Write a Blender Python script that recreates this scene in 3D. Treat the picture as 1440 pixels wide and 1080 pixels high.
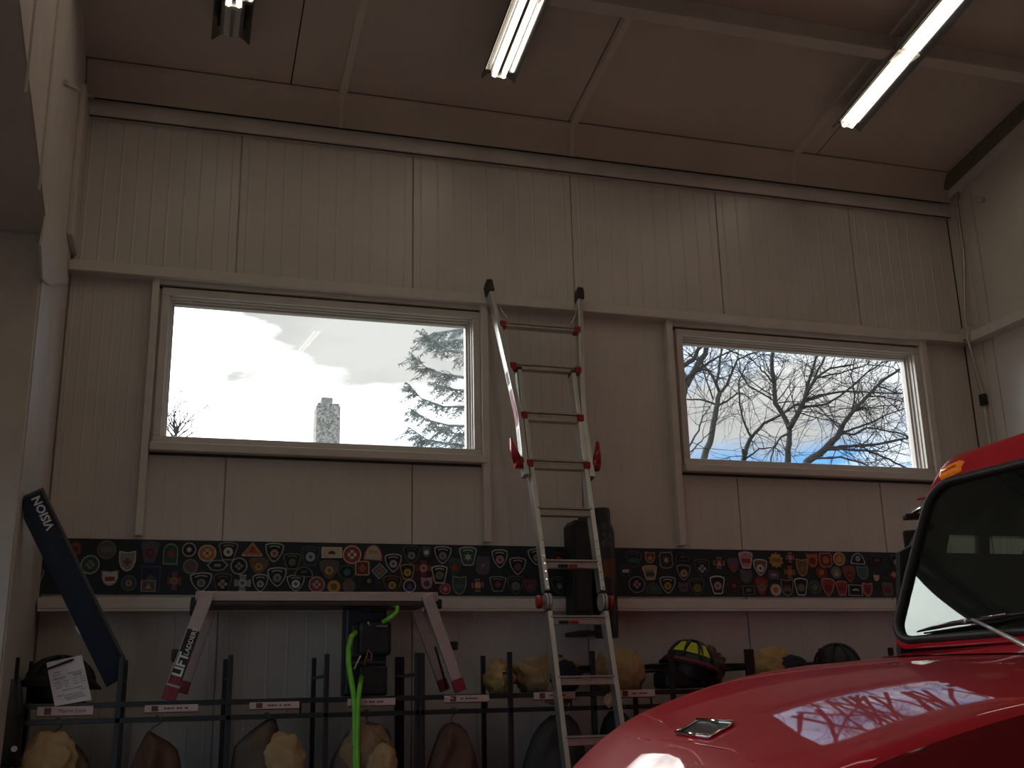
import bpy, math, random
from mathutils import Vector, Matrix, noise
PI=math.pi; R=math.radians
C=bpy.context.scene.collection
for o in list(bpy.data.objects): bpy.data.objects.remove(o,do_unlink=True)
S=bpy.context.scene
# ------------------------------------------------------------------ camera
YAW,PIT,ROL,FPX=0.29838262,0.27619137,-0.02295692,1544.93
CAM=Vector((0,0,1.6))
_fw=Vector((math.sin(YAW)*math.cos(PIT),math.cos(YAW)*math.cos(PIT),math.sin(PIT)))
_r=Vector((math.cos(YAW),-math.sin(YAW),0)); _u=_r.cross(_fw)
RT=_r*math.cos(ROL)+_u*math.sin(ROL); UP=-_r*math.sin(ROL)+_u*math.cos(ROL); FW=_fw
cd=bpy.data.cameras.new('camera'); cam=bpy.data.objects.new('camera',cd); C.objects.link(cam)
cd.sensor_width=36; cd.lens=FPX*36/1440; cd.clip_start=.02; cd.clip_end=500
M3=Matrix((RT,UP,-FW)).transposed(); cam.matrix_world=Matrix.Translation(CAM)@M3.to_4x4()
S.camera=cam
# ------------------------------------------------------------------ exposure, world, lights
S.view_settings.view_transform='Standard'; S.view_settings.look='None'
S.view_settings.gamma=1; S.view_settings.use_curve_mapping=False; S.view_settings.exposure=0.80
SKY=1.2; TUBE=4.0; DOORSKY=1.0
w=bpy.data.worlds.new('sky'); S.world=w; w.use_nodes=True; nt=w.node_tree; nt.nodes.clear()
def N(nt,t,**k):
    n=nt.nodes.new(t)
    for a,b in k.items():
        if a in n.inputs.keys(): n.inputs[a].default_value=b
        else: setattr(n,a,b)
    return n
L=nt.links.new
tc=N(nt,'ShaderNodeTexCoord'); mp=N(nt,'ShaderNodeMapping'); mp.inputs['Scale'].default_value=(1,1,2.6); mp.inputs['Location'].default_value=(0.92,0.05,0.55)
L(tc.outputs['Generated'],mp.inputs['Vector'])
n1=N(nt,'ShaderNodeTexNoise'); n1.inputs['Scale'].default_value=4.2; n1.inputs['Detail'].default_value=7; n1.inputs['Roughness'].default_value=.55
L(mp.outputs[0],n1.inputs['Vector'])
r1=N(nt,'ShaderNodeValToRGB'); r1.color_ramp.elements[0].position=.43; r1.color_ramp.elements[0].color=(.10,.27,.52,1)
r1.color_ramp.elements[1].position=.58; r1.color_ramp.elements[1].color=(.68,.72,.76,1)
L(n1.outputs['Fac'],r1.inputs[0])
mp2=N(nt,'ShaderNodeMapping'); mp2.inputs['Scale'].default_value=(1,1,3.0); mp2.inputs['Location'].default_value=(2.3,1.1,0.64)
L(tc.outputs['Generated'],mp2.inputs['Vector'])
n2=N(nt,'ShaderNodeTexNoise'); n2.inputs['Scale'].default_value=3.0; n2.inputs['Detail'].default_value=8; n2.inputs['Roughness'].default_value=.5
L(mp2.outputs[0],n2.inputs['Vector'])
r2=N(nt,'ShaderNodeValToRGB'); r2.color_ramp.elements[0].position=.455; r2.color_ramp.elements[0].color=(0,0,0,1)
r2.color_ramp.elements[1].position=.58; r2.color_ramp.elements[1].color=(1,1,1,1)
L(n2.outputs['Fac'],r2.inputs[0])
# glow of the sun behind the cloud, low over the left window's horizon
SUND=Vector((-.36,.77,.53)).normalized()
dp=N(nt,'ShaderNodeVectorMath',operation='DOT_PRODUCT'); dp.inputs[1].default_value=SUND; L(tc.outputs['Generated'],dp.inputs[0])
mr=N(nt,'ShaderNodeMapRange'); mr.inputs['From Min'].default_value=.60; mr.inputs['From Max'].default_value=1.0; mr.inputs['To Min'].default_value=0; mr.inputs['To Max'].default_value=1
L(dp.outputs['Value'],mr.inputs['Value'])
pw=N(nt,'ShaderNodeMath',operation='POWER'); pw.inputs[1].default_value=3.0; L(mr.outputs[0],pw.inputs[0])
gl=N(nt,'ShaderNodeMix',data_type='RGBA',blend_type='ADD'); gl.clamp_factor=False
L(pw.outputs[0],gl.inputs['Factor']); L(r1.outputs[0],gl.inputs['A']); gl.inputs['B'].default_value=(6.6,6.4,6.1,1)
gc=N(nt,'ShaderNodeMix',data_type='RGBA'); L(r2.outputs[0],gc.inputs['Factor']); L(gl.outputs['Result'],gc.inputs['A']); r3=N(nt,'ShaderNodeValToRGB'); r3.color_ramp.elements[0].position=.36; r3.color_ramp.elements[0].color=(.29,.29,.285,1); r3.color_ramp.elements[1].position=.62; r3.color_ramp.elements[1].color=(.41,.41,.395,1); L(n1.outputs['Fac'],r3.inputs[0]); L(r3.outputs[0],gc.inputs['B'])
bg=N(nt,'ShaderNodeBackground'); bg.inputs['Strength'].default_value=SKY; L(gc.outputs['Result'],bg.inputs['Color'])
wo=N(nt,'ShaderNodeOutputWorld'); L(bg.outputs[0],wo.inputs[0])
try: w.cycles.sampling_method='MANUAL'; w.cycles.sample_map_resolution=512
except Exception: pass
# ------------------------------------------------------------------ projection helpers (pixel of the photo -> point on a world plane)
def ray(px,py): return (RT*(px-720)-UP*(py-540)+FW*FPX)
def at(px,py,ax,val):
    d=ray(px,py); return CAM+d*((val-CAM[ax])/d[ax])
def X(px,py,y): return at(px,py,1,y).x
def Z(px,py,y): return at(px,py,1,y).z
# ------------------------------------------------------------------ materials
MATS={}
def mat(name,col,rough=.5,metal=0,var=.12,scale=14,bump=0,bscale=60,spec=.5,coat=0,emit=None,alpha=None,stretch=(1,1,1),coatrough=.05):
    if name in MATS: return MATS[name]
    m=bpy.data.materials.new(name); m.use_nodes=True; t=m.node_tree; b=t.nodes['Principled BSDF']; l=t.links.new
    g=N(t,'ShaderNodeTexCoord'); mpn=N(t,'ShaderNodeMapping'); mpn.inputs['Scale'].default_value=stretch; l(g.outputs['Object'],mpn.inputs[0])
    nn=N(t,'ShaderNodeTexNoise'); nn.inputs['Scale'].default_value=scale; nn.inputs['Detail'].default_value=5; l(mpn.outputs[0],nn.inputs['Vector'])
    rr=N(t,'ShaderNodeValToRGB'); rr.color_ramp.elements[0].position=.3; rr.color_ramp.elements[1].position=.7
    rr.color_ramp.elements[0].color=tuple(max(0,c*(1-var)) for c in col)+(1,); rr.color_ramp.elements[1].color=tuple(min(1,c*(1+var)) for c in col)+(1,)
    l(nn.outputs['Fac'],rr.inputs[0]); l(rr.outputs[0],b.inputs['Base Color'])
    b.inputs['Roughness'].default_value=rough; b.inputs['Metallic'].default_value=metal; b.inputs['Specular IOR Level'].default_value=spec
    b.inputs['Coat Weight'].default_value=coat; b.inputs['Coat Roughness'].default_value=coatrough
    if bump:
        n3=N(t,'ShaderNodeTexNoise'); n3.inputs['Scale'].default_value=bscale; n3.inputs['Detail'].default_value=3; l(g.outputs['Object'],n3.inputs['Vector'])
        bp=N(t,'ShaderNodeBump'); bp.inputs['Strength'].default_value=bump; bp.inputs['Distance'].default_value=.01; l(n3.outputs['Fac'],bp.inputs['Height']); l(bp.outputs[0],b.inputs['Normal'])
    if emit: b.inputs['Emission Color'].default_value=tuple(emit[:3])+(1,); b.inputs['Emission Strength'].default_value=emit[3]
    MATS[name]=m; return m
def glassmat(name,tint=(1,1,1),rough=.0,ior=1.5,dirt=.04,dirtcol=(.6,.6,.6)):
    m=bpy.data.materials.new(name); m.use_nodes=True; t=m.node_tree; t.nodes.clear(); l=t.links.new
    o=N(t,'ShaderNodeOutputMaterial'); tr=N(t,'ShaderNodeBsdfTransparent'); tr.inputs[0].default_value=tint+(1,)
    gs=N(t,'ShaderNodeBsdfGlossy'); gs.inputs['Roughness'].default_value=rough; gs.inputs['Color'].default_value=tuple(.5+.5*c for c in tint)+(1,); df=N(t,'ShaderNodeBsdfDiffuse'); df.inputs[0].default_value=dirtcol+(1,)
    fr=N(t,'ShaderNodeFresnel'); fr.inputs[0].default_value=ior
    mx=N(t,'ShaderNodeMixShader'); l(fr.outputs[0],mx.inputs[0]); l(tr.outputs[0],mx.inputs[1]); l(gs.outputs[0],mx.inputs[2])
    g=N(t,'ShaderNodeTexCoord'); nn=N(t,'ShaderNodeTexNoise'); nn.inputs['Scale'].default_value=9; nn.inputs['Detail'].default_value=8; l(g.outputs['Object'],nn.inputs['Vector'])
    ma=N(t,'ShaderNodeMath',operation='MULTIPLY'); ma.inputs[1].default_value=dirt*2; l(nn.outputs['Fac'],ma.inputs[0])
    m2=N(t,'ShaderNodeMixShader'); l(ma.outputs[0],m2.inputs[0]); l(mx.outputs[0],m2.inputs[1]); l(df.outputs[0],m2.inputs[2]); l(m2.outputs[0],o.inputs[0])
    return m
WALL=mat('painted_panel',(.59,.55,.51),.34,0,.05,3,spec=.45)
WALLT=mat('painted_trim',(.63,.585,.54),.42,0,.06,6)
STEELP=mat('painted_steel',(.56,.50,.455),.5,0,.08,4,.05,30)
CEIL=mat('ceiling_panel_paint',(.54,.47,.41),.55,0,.06,2)
CEILT=mat('ceiling_batten_paint',(.62,.55,.48),.5,0,.05,5)
SEAM=mat('dark_joint',(.05,.042,.038),.8)
VINYL=mat('window_vinyl',(.60,.56,.52),.4,0,.05,8)
BLACK=mat('black_steel',(.012,.014,.018),.38,0,.3,20)
BLKPL=mat('black_plastic',(.012,.013,.016),.5,0,.3,30,.1,80)
RUB=mat('rubber',(.015,.015,.016),.55,0,.2,30)
ALU=mat('aluminium',(.62,.62,.60),.34,.85,.08,30,stretch=(1,1,.1))
ALUD=mat('aluminium_dull',(.50,.46,.43),.45,.7,.1,25)
CHROME=mat('chrome',(.8,.8,.8),.08,1,.02)
REFL=mat('reflector',(.24,.25,.27),.14,1,.04,5)
REDP=mat('red_plastic',(.34,.012,.013),.35,0,.1,20)
NAVYB=mat('navy_board',(.010,.016,.026),.6,0,.25,8,.2,200)
CARRED=mat('truck_red',(.60,.012,.028),.5,0,.07,7,coat=.75,coatrough=.03,spec=.1)
GREEN=mat('green_hose',(.20,.62,.04),.4,0,.1,20)
TAN=mat('tan_cloth',(.42,.27,.13),.85,0,.22,9,.5,120)
TAN2=mat('brown_cloth',(.26,.16,.09),.9,0,.22,9,.5,120)
TAN3=mat('dark_brown_cloth',(.12,.085,.06),.9,0,.25,9,.5,120)
PAPER=mat('paper',(.75,.66,.66),.7,0,.04)
INK=mat('ink',(.03,.02,.03),.6)
WHITE=mat('white_print',(.75,.75,.74),.5)
# ------------------------------------------------------------------ mesh builder
class MB:
    def __init__(s): s.v=[]; s.f=[]; s.mi=[]; s.m=[]; s.cur=0; s.smooth=[]; s.sm=False
    def use(s,m):
        if m not in s.m: s.m.append(m)
        s.cur=s.m.index(m); return s
    def add(s,vs,fs):
        o=len(s.v); s.v+= [Vector(q) for q in vs]
        for f in fs: s.f.append([o+i for i in f]); s.mi.append(s.cur); s.smooth.append(s.sm)
        return s
    def box(s,x0,x1,y0,y1,z0,z1):
        vs=[(x,y,z) for z in (z0,z1) for y in (y0,y1) for x in (x0,x1)]
        return s.add(vs,[(0,2,3,1),(4,5,7,6),(0,1,5,4),(2,6,7,3),(0,4,6,2),(1,3,7,5)])
    def obox(s,c,ax,ay,az):
        c=Vector(c);ax,ay,az=Vector(ax),Vector(ay),Vector(az)
        vs=[c+ax*i+ay*j+az*k for k in (-1,1) for j in (-1,1) for i in (-1,1)]
        return s.add(vs,[(0,2,3,1),(4,5,7,6),(0,1,5,4),(2,6,7,3),(0,4,6,2),(1,3,7,5)])
    def bar(s,a,b,w,h,up=(0,0,1)):
        a,b=Vector(a),Vector(b); d=(b-a); l=d.length; d/=l; r=d.cross(Vector(up)).normalized(); u=r.cross(d)
        return s.obox((a+b)/2,r*w/2,d*l/2,u*h/2)
    def tube(s,pts,rad,n=8,cap=True):
        pts=[Vector(p) for p in pts]
        if not hasattr(rad,'__len__'): rad=[rad]*len(pts)
        o=len(s.v); prev=None
        for i,p in enumerate(pts):
            d=(pts[min(i+1,len(pts)-1)]-pts[max(i-1,0)])
            if d.length<1e-9: d=Vector((0,0,1))
            d.normalize()
            if prev is None:
                a=Vector((0,0,1)) if abs(d.z)<.9 else Vector((1,0,0)); u=d.cross(a).normalized()
            else: u=(prev-d*prev.dot(d)).normalized()
            prev=u; v=d.cross(u)
            for k in range(n):
                t=2*PI*k/n; s.v.append(p+(u*math.cos(t)+v*math.sin(t))*rad[i])
        for i in range(len(pts)-1):
            for k in range(n):
                a=o+i*n+k; b=o+i*n+(k+1)%n; s.f.append([a,b,b+n,a+n]); s.mi.append(s.cur); s.smooth.append(n>4)
        if cap:
            s.f.append([o+k for k in range(n)][::-1]); s.mi.append(s.cur); s.smooth.append(False)
            e=o+(len(pts)-1)*n; s.f.append([e+k for k in range(n)]); s.mi.append(s.cur); s.smooth.append(False)
        return s
    def prism(s,poly,fn,d0,d1):
        """poly: 2D points; fn(u,v,d)->3D"""
        n=len(poly); vs=[fn(u,v,d0) for u,v in poly]+[fn(u,v,d1) for u,v in poly]
        fs=[list(range(n))[::-1],[n+i for i in range(n)]]+[(i,(i+1)%n,n+(i+1)%n,n+i) for i in range(n)]
        return s.add(vs,fs)
    def grid(s,rows,close=False,sm=True):
        nr=len(rows); nc=len(rows[0]); o=len(s.v)
        for r in rows: s.v+=[Vector(p) for p in r]
        for i in range(nr-1):
            for j in range(nc if close else nc-1):
                a=o+i*nc+j; b=o+i*nc+(j+1)%nc; s.f.append([a,b,b+nc,a+nc]); s.mi.append(s.cur); s.smooth.append(sm)
        return s
    def build(s,name,m=None,parent=None,bevel=0,kind=None,org=None):
        base=Vector((0,0,0))
        if parent is not None: base=Vector(parent['_w']) if '_w' in parent else Vector((0,0,0))
        elif org is not None: base=Vector(org)
        me=bpy.data.meshes.new(name); me.from_pydata([p-base for p in s.v],[],s.f)
        ms=s.m if s.m else [m]
        for q in ms: me.materials.append(q)
        for p,i,k in zip(me.polygons,s.mi,s.smooth): p.material_index=min(i,len(ms)-1); p.use_smooth=k
        me.update(); o=bpy.data.objects.new(name,me); C.objects.link(o)
        o['_w']=list(base)
        if parent is not None: o.parent=parent
        else: o.location=base
        if bevel:
            b=o.modifiers.new('bevel','BEVEL'); b.width=bevel; b.segments=2; b.limit_method='ANGLE'
        if kind: o['kind']=kind
        return o
def thing(name,label,cat,loc=(0,0,0),group=None):
    o=bpy.data.objects.new(name,None); C.objects.link(o); o.location=loc; o['_w']=list(loc); o.empty_display_size=.1
    o['label']=label; o['category']=cat
    if group: o['group']=group
    return o
def tag(o,label,cat,group=None):
    o['label']=label; o['category']=cat
    if group: o['group']=group
    return o
def sbox(name,x0,x1,y0,y1,z0,z1,m,parent=None,kind='structure',bevel=0):
    return MB().box(x0,x1,y0,y1,z0,z1).build(name,m,parent,bevel,kind if parent is None else None)
def textobj(name,txt,size,origin,ux,uy,m,parent,ext=.0006,bold=0):
    cu=bpy.data.curves.new(name,'FONT'); cu.body=txt; cu.size=size; cu.extrude=ext; cu.align_x='CENTER'; cu.align_y='CENTER'; cu.offset=bold; cu.resolution_u=2
    t=bpy.data.objects.new(name,cu); C.objects.link(t)
    dg=bpy.context.evaluated_depsgraph_get(); me=bpy.data.meshes.new_from_object(t.evaluated_get(dg)); bpy.data.objects.remove(t,do_unlink=True)
    ux=Vector(ux).normalized(); uy=Vector(uy).normalized(); uz=ux.cross(uy); base=Vector(parent['_w'])
    for v in me.vertices: v.co=Vector(origin)-base+ux*v.co.x+uy*v.co.y+uz*v.co.z
    me.materials.clear(); me.materials.append(m); o=bpy.data.objects.new(name,me); C.objects.link(o); o.parent=parent; o['_w']=list(base); return o
# ================================================================== ROOM
D=6.27; XL=-.67; XR=5.36; ROOF=math.tan(R(10.2)); ZE=5.2
def zc(y): return ZE+(D-y)*ROOF
YB=-4.0
sbox('floor',-1.4,8.2,YB,D+.2,-.12,0,mat('concrete_floor',(.13,.125,.12),.35,0,.15,2))
G=MB().box(-60,70,-40,90,-.5,-.25).build('floor_outside',mat('outdoor_ground',(.10,.11,.07),.9,0,.2,1)); G['kind']='structure'
PW=1.067; SX=.2336
# back wall: backing with two window openings
W1=(-.125,1.675,3.03,3.86); W2=(3.10,4.88,3.03,3.855)
bk=MB()
xs=[-1.4,W1[0],W1[1],W2[0],W2[1],8.2]
bk.box(xs[0],xs[5],D+.02,D+.10,0,3.03)
for a,b in ((xs[0],xs[1]),(xs[2],xs[3]),(xs[4],xs[5])): bk.box(a,b,D+.02,D+.10,3.03,3.855)
bk.box(xs[0],xs[5],D+.02,D+.10,3.855,zc(D)+.1)
wall=bk.build('wall_back',WALL,kind='structure')
def rib_panel(x0,x1,z0,z1,parent,depth=.0028):
    m=MB(); prof=[(x0+.0035,D+.02),(x0+.0035,D+.002),(x0+.008,D)]
    k=10; st=(x1-x0)/k
    for i in range(k):
        c=x0+st*(i+.5)
        prof+=[(c-.008,D),(c-.006,D-depth*.3),(c-.003,D-depth*.9),(c,D-depth),(c+.003,D-depth*.9),(c+.006,D-depth*.3),(c+.008,D)]
    prof+=[(x1-.008,D),(x1-.0035,D+.002),(x1-.0035,D+.02)]
    m.grid([[(x,y,z1) for x,y in prof],[(x,y,z0) for x,y in prof]],sm=False)
    return m.build('wall_panel',WALL,parent)
edges=[SX+PW*k for k in range(-2,7)]
def wp(z0,z1,clip=None,dep=.0028):
    for a,b in zip(edges[:-1],edges[1:]):
        a2,b2=max(a,XL),min(b,XR+.02)
        if b2-a2<.05: continue
        segs=[(a2,b2)]
        if clip:
            for c0,c1 in clip:
                ns=[]
                for s0,s1 in segs:
                    if c1<=s0 or c0>=s1: ns.append((s0,s1)); continue
                    if c0-s0>.02: ns.append((s0,c0))
                    if s1-c1>.02: ns.append((c1,s1))
                segs=ns
        for s0,s1 in segs: rib_panel(s0,s1,z0,z1,wall,dep)
wp(4.02,4.99)
wp(3.03,4.02,[(W1[0],W1[1]),(W2[0],W2[1])],.0014)
wp(0.02,3.03,None,.0012)
# window openings: strip above the windows is covered by head trim
def strips(tr,name,boxes,m=WALLT,bevel=.004):
    o=None
    for b in boxes:
        o=MB().box(*b).build(name,m,tr,bevel)
    return o
# girt at the top of the windows (channel, lip and underside)
gy=D-.085
girt=MB().box(X(97,369,gy),5.42,gy,D+.01,Z(480,410,gy),Z(480,396,gy)).box(X(97,369,gy),5.42,gy-.006,gy,Z(480,410,gy),Z(480,410,gy)+.012).build('trim_1',WALLT,None,.004,'structure')
# eave beam
ey=D-.05
z_a=Z(480,202,ey); z_b=Z(480,181.5,ey)
eb=MB().box(X(120,157,ey),5.36,ey,D+.01,z_a,z_b).build('trim_2',WALLT,None,.004,'structure')
MB().box(-.69,5.35,ey+.012,ey+.02,z_a-.006,z_a).build('joint',SEAM,eb)
# ledge girt below the patch board
ly=D-.14
lz0,lz1=Z(700,856,ly),Z(700,842,ly)
ledge=MB().box(X(53,845,ly),5.36,ly,D,lz0,lz1).box(X(53,845,ly),5.36,ly+.002,ly+.014,lz0-.014,lz0).build('trim_3',WALLT,None,.003,'structure')
MB().box(-.9,X(53,845,ly)-.003,ly+.03,D,lz0+.02,lz1).build('ledge_end',STEELP,ledge)
# posts beside the windows, sills, heads
def window(idx,W,posts):
    fr=bpy.data.objects.new(f'window_{idx}',None); C.objects.link(fr); fr['kind']='structure'; fr['_w']=[0,0,0]
    x0,x1,z0,z1=W
    # outer casing ring
    f=.045; y0,y1=D-.03,D+.02
    ring=[('frame',(x0-f,x1+f,y0,y1,z1,z1+f)),('frame',(x0-f,x1+f,y0,y1,z0-f,z0)),('frame',(x0-f,x0,y0,y1,z0,z1)),('frame',(x1,x1+f,y0,y1,z0,z1))]
    for n,b in ring: MB().box(*b).build(n,VINYL,fr,.004)
    # stepped stops
    ins=0; yy=D+.0
    for k,(st,dp) in enumerate(((.006,.03),(.016,.02),(.028,.025))):
        ya,yb=yy,yy+dp; yy=yb
        m=MB().box(x0,x0+st,ya,D+.10,z0,z1).box(x1-st,x1,ya,D+.10,z0,z1).box(x0+st,x1-st,ya,D+.10,z1-st,z1).box(x0+st,x1-st,ya,D+.10,z0,z0+st*.3)
        m.build('stop',VINYL if k!=1 else WALLT,fr,.002)
    g=MB().add([(x0+.02,D+.085,z0),(x1-.02,D+.085,z0),(x1-.02,D+.085,z1-.02),(x0+.02,D+.085,z1-.02)],[(0,1,2,3)]).build('pane',GLASSW,fr)
    # head recess, dark joint
    MB().box(x0-.075,x1+.09,D-.012,D+.012,z1+f,z1+f+.012).build('head_joint',SEAM,fr)
    MB().box(x0-.075,x1+.09,D-.045,D-.001,z1+f+.012,4.02).build('head_trim',WALLT,fr,.003)
    # sill
    MB().box(x0-.055,x1+.07,D-.07,D,z0-f-.045,z0-f+.002).build('sill',WALLT,fr,.004)
    MB().box(x0-.055,x1+.07,D-.012,D-.002,z0-f-.06,z0-f-.045).build('sill_joint',SEAM,fr)
    for a,b in posts:
        MB().box(a,b,D-.06,D-.001,2.47,3.985).build('side_post',WALLT,fr,.004)
    return fr
GLASSW=glassmat('window_glass',(.97,.985,.98),0,1.45,.01,(.8,.8,.8))
window(1,W1,[(-.225,-.185),(1.72,1.765)])
window(2,W2,[(2.975,3.02),(4.925,4.975)])
# ceiling
cl=MB(); cl.add([(XL-.7,D-.10,zc(D-.10)+.03),(8.2,D-.10,zc(D-.10)+.03),(8.2,YB,zc(YB)+.03),(XL-.7,YB,zc(YB)+.03)],[(0,1,2,3)])
cl.add([(XL-.7,D+.2,zc(D-.10)+.15),(8.2,D+.2,zc(D-.1)+.15),(8.2,YB,zc(YB)+.15),(XL-.7,YB,zc(YB)+.15)],[(3,2,1,0)])
ceil=cl.build('ceiling',SEAM,kind='structure')
YE=6.09
battens=[-.72,.82,2.345,4.01,5.6]
seams=[.5,2.30,4.165]
cuts=sorted([XL-.7]+[.5,2.305,4.165]+[8.2]+[-.72,.82+.02])
for a,b in zip(cuts[:-1],cuts[1:]):
    for ya,yb in ((YE,4.95),(4.95,1.6),(1.6,YB)):
        m=MB(); e=.004
        m.add([(a+e,ya-e,zc(ya)),(b-e,ya-e,zc(ya)),(b-e,yb+e,zc(yb)),(a+e,yb+e,zc(yb)),(a+e,ya-e,zc(ya)+.03),(b-e,ya-e,zc(ya)+.03),(b-e,yb+e,zc(yb)+.03),(a+e,yb+e,zc(yb)+.03)],[(0,3,2,1),(0,1,5,4),(1,2,6,5),(2,3,7,6),(3,0,4,7)])
        m.build('ceiling_panel',CEIL,ceil)
def sl(y,off): return (y,zc(y)-off)
for bx in battens[1:4]:
    m=MB(); w2=.028
    p=[(bx-w2,0),(bx-w2+.006,.016),(bx+w2-.006,.016),(bx+w2,0)]
    m.grid([[(x,YE+.01,zc(YE+.01)-o) for x,o in p],[(x,YB,zc(YB)-o) for x,o in p]],sm=False)
    m.add([(x,YE+.01,zc(YE+.01)-o) for x,o in p],[(0,1,2,3)])
    m.build('ceiling_batten',CEILT,ceil)
# insulation roll between the last ceiling panel and the eave beam
cv=MB(); rows=[]
for k in range(13):
    t=k/12; y=YE+.0+ (6.175-YE)*math.sin(t*PI/2); z=zc(YE)-.004-(zc(YE)-z_b+.012)*(1-math.cos(t*PI/2))
    rows.append([(XL,y,z),(XR-.04,y,z)])
cv.grid(rows).build('eave_cove',CEIL,ceil)
for bx in battens[1:4]:
    m=MB(); r2=[]
    for k in range(13):
        t=k/12; y=YE+(6.175-YE)*math.sin(t*PI/2)-.008; z=zc(YE)-.010-(zc(YE)-z_b+.012)*(1-math.cos(t*PI/2))
        r2.append([(bx-.012,y,z),(bx+.012,y-.0,z)])
    m.grid(r2).build('cove_joint',CEILT,ceil)
MB().box(XL,XR-.02,D-.03,D+.02,z_b-.01,zc(D)+.1).build('eave_gap_shade',SEAM,ceil)  # dark fill stands in for the shade above the eave beam
# purlin beam across the ceiling
py_=4.8
for _ in range(20): py_=py_+ (zc(py_)-.14-at(1249,71,1,py_-.05).z)*.6
pz=zc(py_)
pl=MB().box(-1.3,XR,py_-.012,py_+.012,pz-.12,pz-.0)
pl.box(-1.3,XR,py_-.05,py_+.05,pz-.14,pz-.12).build('beam_1',STEELP,kind='structure')
for yb_ in (2.2,-.4,-3):
    q=zc(yb_); MB().box(-1.3,XR,yb_-.012,yb_+.012,q-.12,q).box(-1.3,XR,yb_-.05,yb_+.05,q-.14,q-.12).build('beam_2',STEELP,kind='structure')
# right wall with rake trim, girt and corner trim
def ypoly(x0,x1,poly,name,m,parent=None,bevel=0,kind=None):
    return MB().prism(poly,lambda u,v,d:(d,u,v),x0,x1).build(name,m,parent,bevel,kind)
# right wall is straight up to the truck bay; mezzanine wall panels
wr=ypoly(XR+.02,XR+.15,[(D+.1,0),(D+.1,zc(D)+.1),(YB,zc(YB)+.1),(YB,0)],'wall_right',SEAM,kind='structure')
ycut=[D,6.0,4.93,3.86,2.79,1.72,.65,-.42,-1.49,-2.56,YB]
for a,b in zip(ycut[:-1],ycut[1:]):
    ypoly(XR,XR+.02,[(a-.003,0.02),(a-.003,zc(a)),(b+.003,zc(b)),(b+.003,.02)],'wall_panel',WALL,wr)
ypoly(XR-.05,XR,[(D-.02,zc(D)-.02),(YB,zc(YB)-.02),(YB,zc(YB)-.15),(D-.02,zc(D)-.15)],'trim_4',WALLT,None,.004,'structure')
ypoly(XR-.09,XR-.05,[(D-.02,zc(D)-.0),(YB,zc(YB)-.0),(YB,zc(YB)-.09),(D-.02,zc(D)-.09)],'trim_5',mat('rake_dark_paint',(.16,.135,.115),.7),None,.0,'structure')  # upper rake strip painted dark brown
tr6=MB().box(XR-.085,XR,YB,D-.10,3.93,4.0).build('trim_6',WALLT,None,.004,'structure')
tr7=MB().box(XR-.012,XR+.0,D-.17,D-.0,0.0,3.96).box(XR-.012,XR,D-.17,D,4.0,5.03).build('trim_7',WALLT,None,.002,'structure')
MB().box(XR-.02,XR-.012,D-.006,D,0,5.0).build('corner_joint',SEAM,tr7)
# girt end clip with bolt
MB().box(XR-.10,XR,D-.16,D-.085,3.96,4.045).build('clip',STEELP,girt,.004)
# left: rigid frame column and rafter
XW=-.675; YF=5.2
def zr(y,off): return zc(y)-off
DY0,DY1,DZ=-.8,4.3,2.6
wl=MB()
for (ya,yb,za,zb_) in ((D+.1,DY1,0,None),(DY1,DY0,DZ,None),(DY0,YB,0,None)):
    wl.prism([(ya,za),(ya,zc(ya)+.1),(yb,zc(yb)+.1),(yb,za)],lambda u,v,d:(d,u,v),-1.42,-1.30)
wl.build('wall_left',WALL,kind='structure')
fr=bpy.data.objects.new('frame_column',None); C.objects.link(fr); fr['kind']='structure'; fr['_w']=[0,0,0]
# web of the column (plane x=XW), knee height
zk=4.02
pk=at(57,265,0,XW-.0); pt=at(25,0,0,XW)
ypoly(XW-.02,XW,[(D,0),(D,zc(D)),(YF,zc(YF)),(YF,0)],'column_web',STEELP,fr)
k_=(pt.z-pk.z)/(pt.y-pk.y)
yy2=-2.0
ypoly(XW-.02,XW,[(YF,pk.z-.05),(YF,zc(YF)),(yy2,zc(yy2)),(yy2,pk.z+k_*(yy2-pk.y)-.02)],'rafter_web',STEELP,fr)
# column flange facing the camera, in two lengths with an end-plate joint
ZJ=Z(20,303,YF-.03)
MB().box(-1.30,XW-.008,YF-.02,YF,0,ZJ-.008).build('lower_flange',STEELP,fr,.003)
MB().box(-1.30,XW-.012,YF-.035,YF,ZJ,ZJ+.09).build('end_plate',STEELP,fr,.003)
MB().box(-1.30,XW-.02,YF-.01,YF,ZJ-.01,ZJ+.002).build('plate_joint',SEAM,fr)
for bx in (-.80,-.92,-1.04):
    MB().tube([(bx,YF-.05,ZJ+.05),(bx,YF-.035,ZJ+.05)],.014,6).build('bolt',STEELP,fr)
    MB().tube([(bx-.02,YF-.03,ZJ-.06),(bx-.02,YF-.02,ZJ-.06)],.012,6).build('bolt',STEELP,fr)
# sloping underside flange of the rafter, facing-down shade put into its colour
zf=lambda y: pk.z+k_*(y-pk.y)
fm=MB(); fm.add([(-1.30,YF-.02,ZJ+.09),(XW+.001,YF-.02,ZJ+.09),(XW+.001,YF-.03,zf(YF-.03)),(-1.30,YF-.03,zf(YF-.03)),(XW+.001,yy2,zf(yy2)),(-1.30,yy2,zf(yy2))],[(0,1,2,3),(3,2,4,5)]).build('rafter_flange',mat('painted_steel_shaded',(.50,.43,.40),.55,0,.08,4),fr)
# web stiffeners
def stiff(p0,p1,wd=.05):
    a=at(*p0,0,XW+.02); b=at(*p1,0,XW+.02); MB().bar((XW+.005,a.y,a.z),(XW+.005,b.y,b.z),.010,.010,up=(0,1,0)).build('stiffener',STEELP,fr)
stiff((87,0),(60,268)); stiff((56,0),(42,130))

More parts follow.
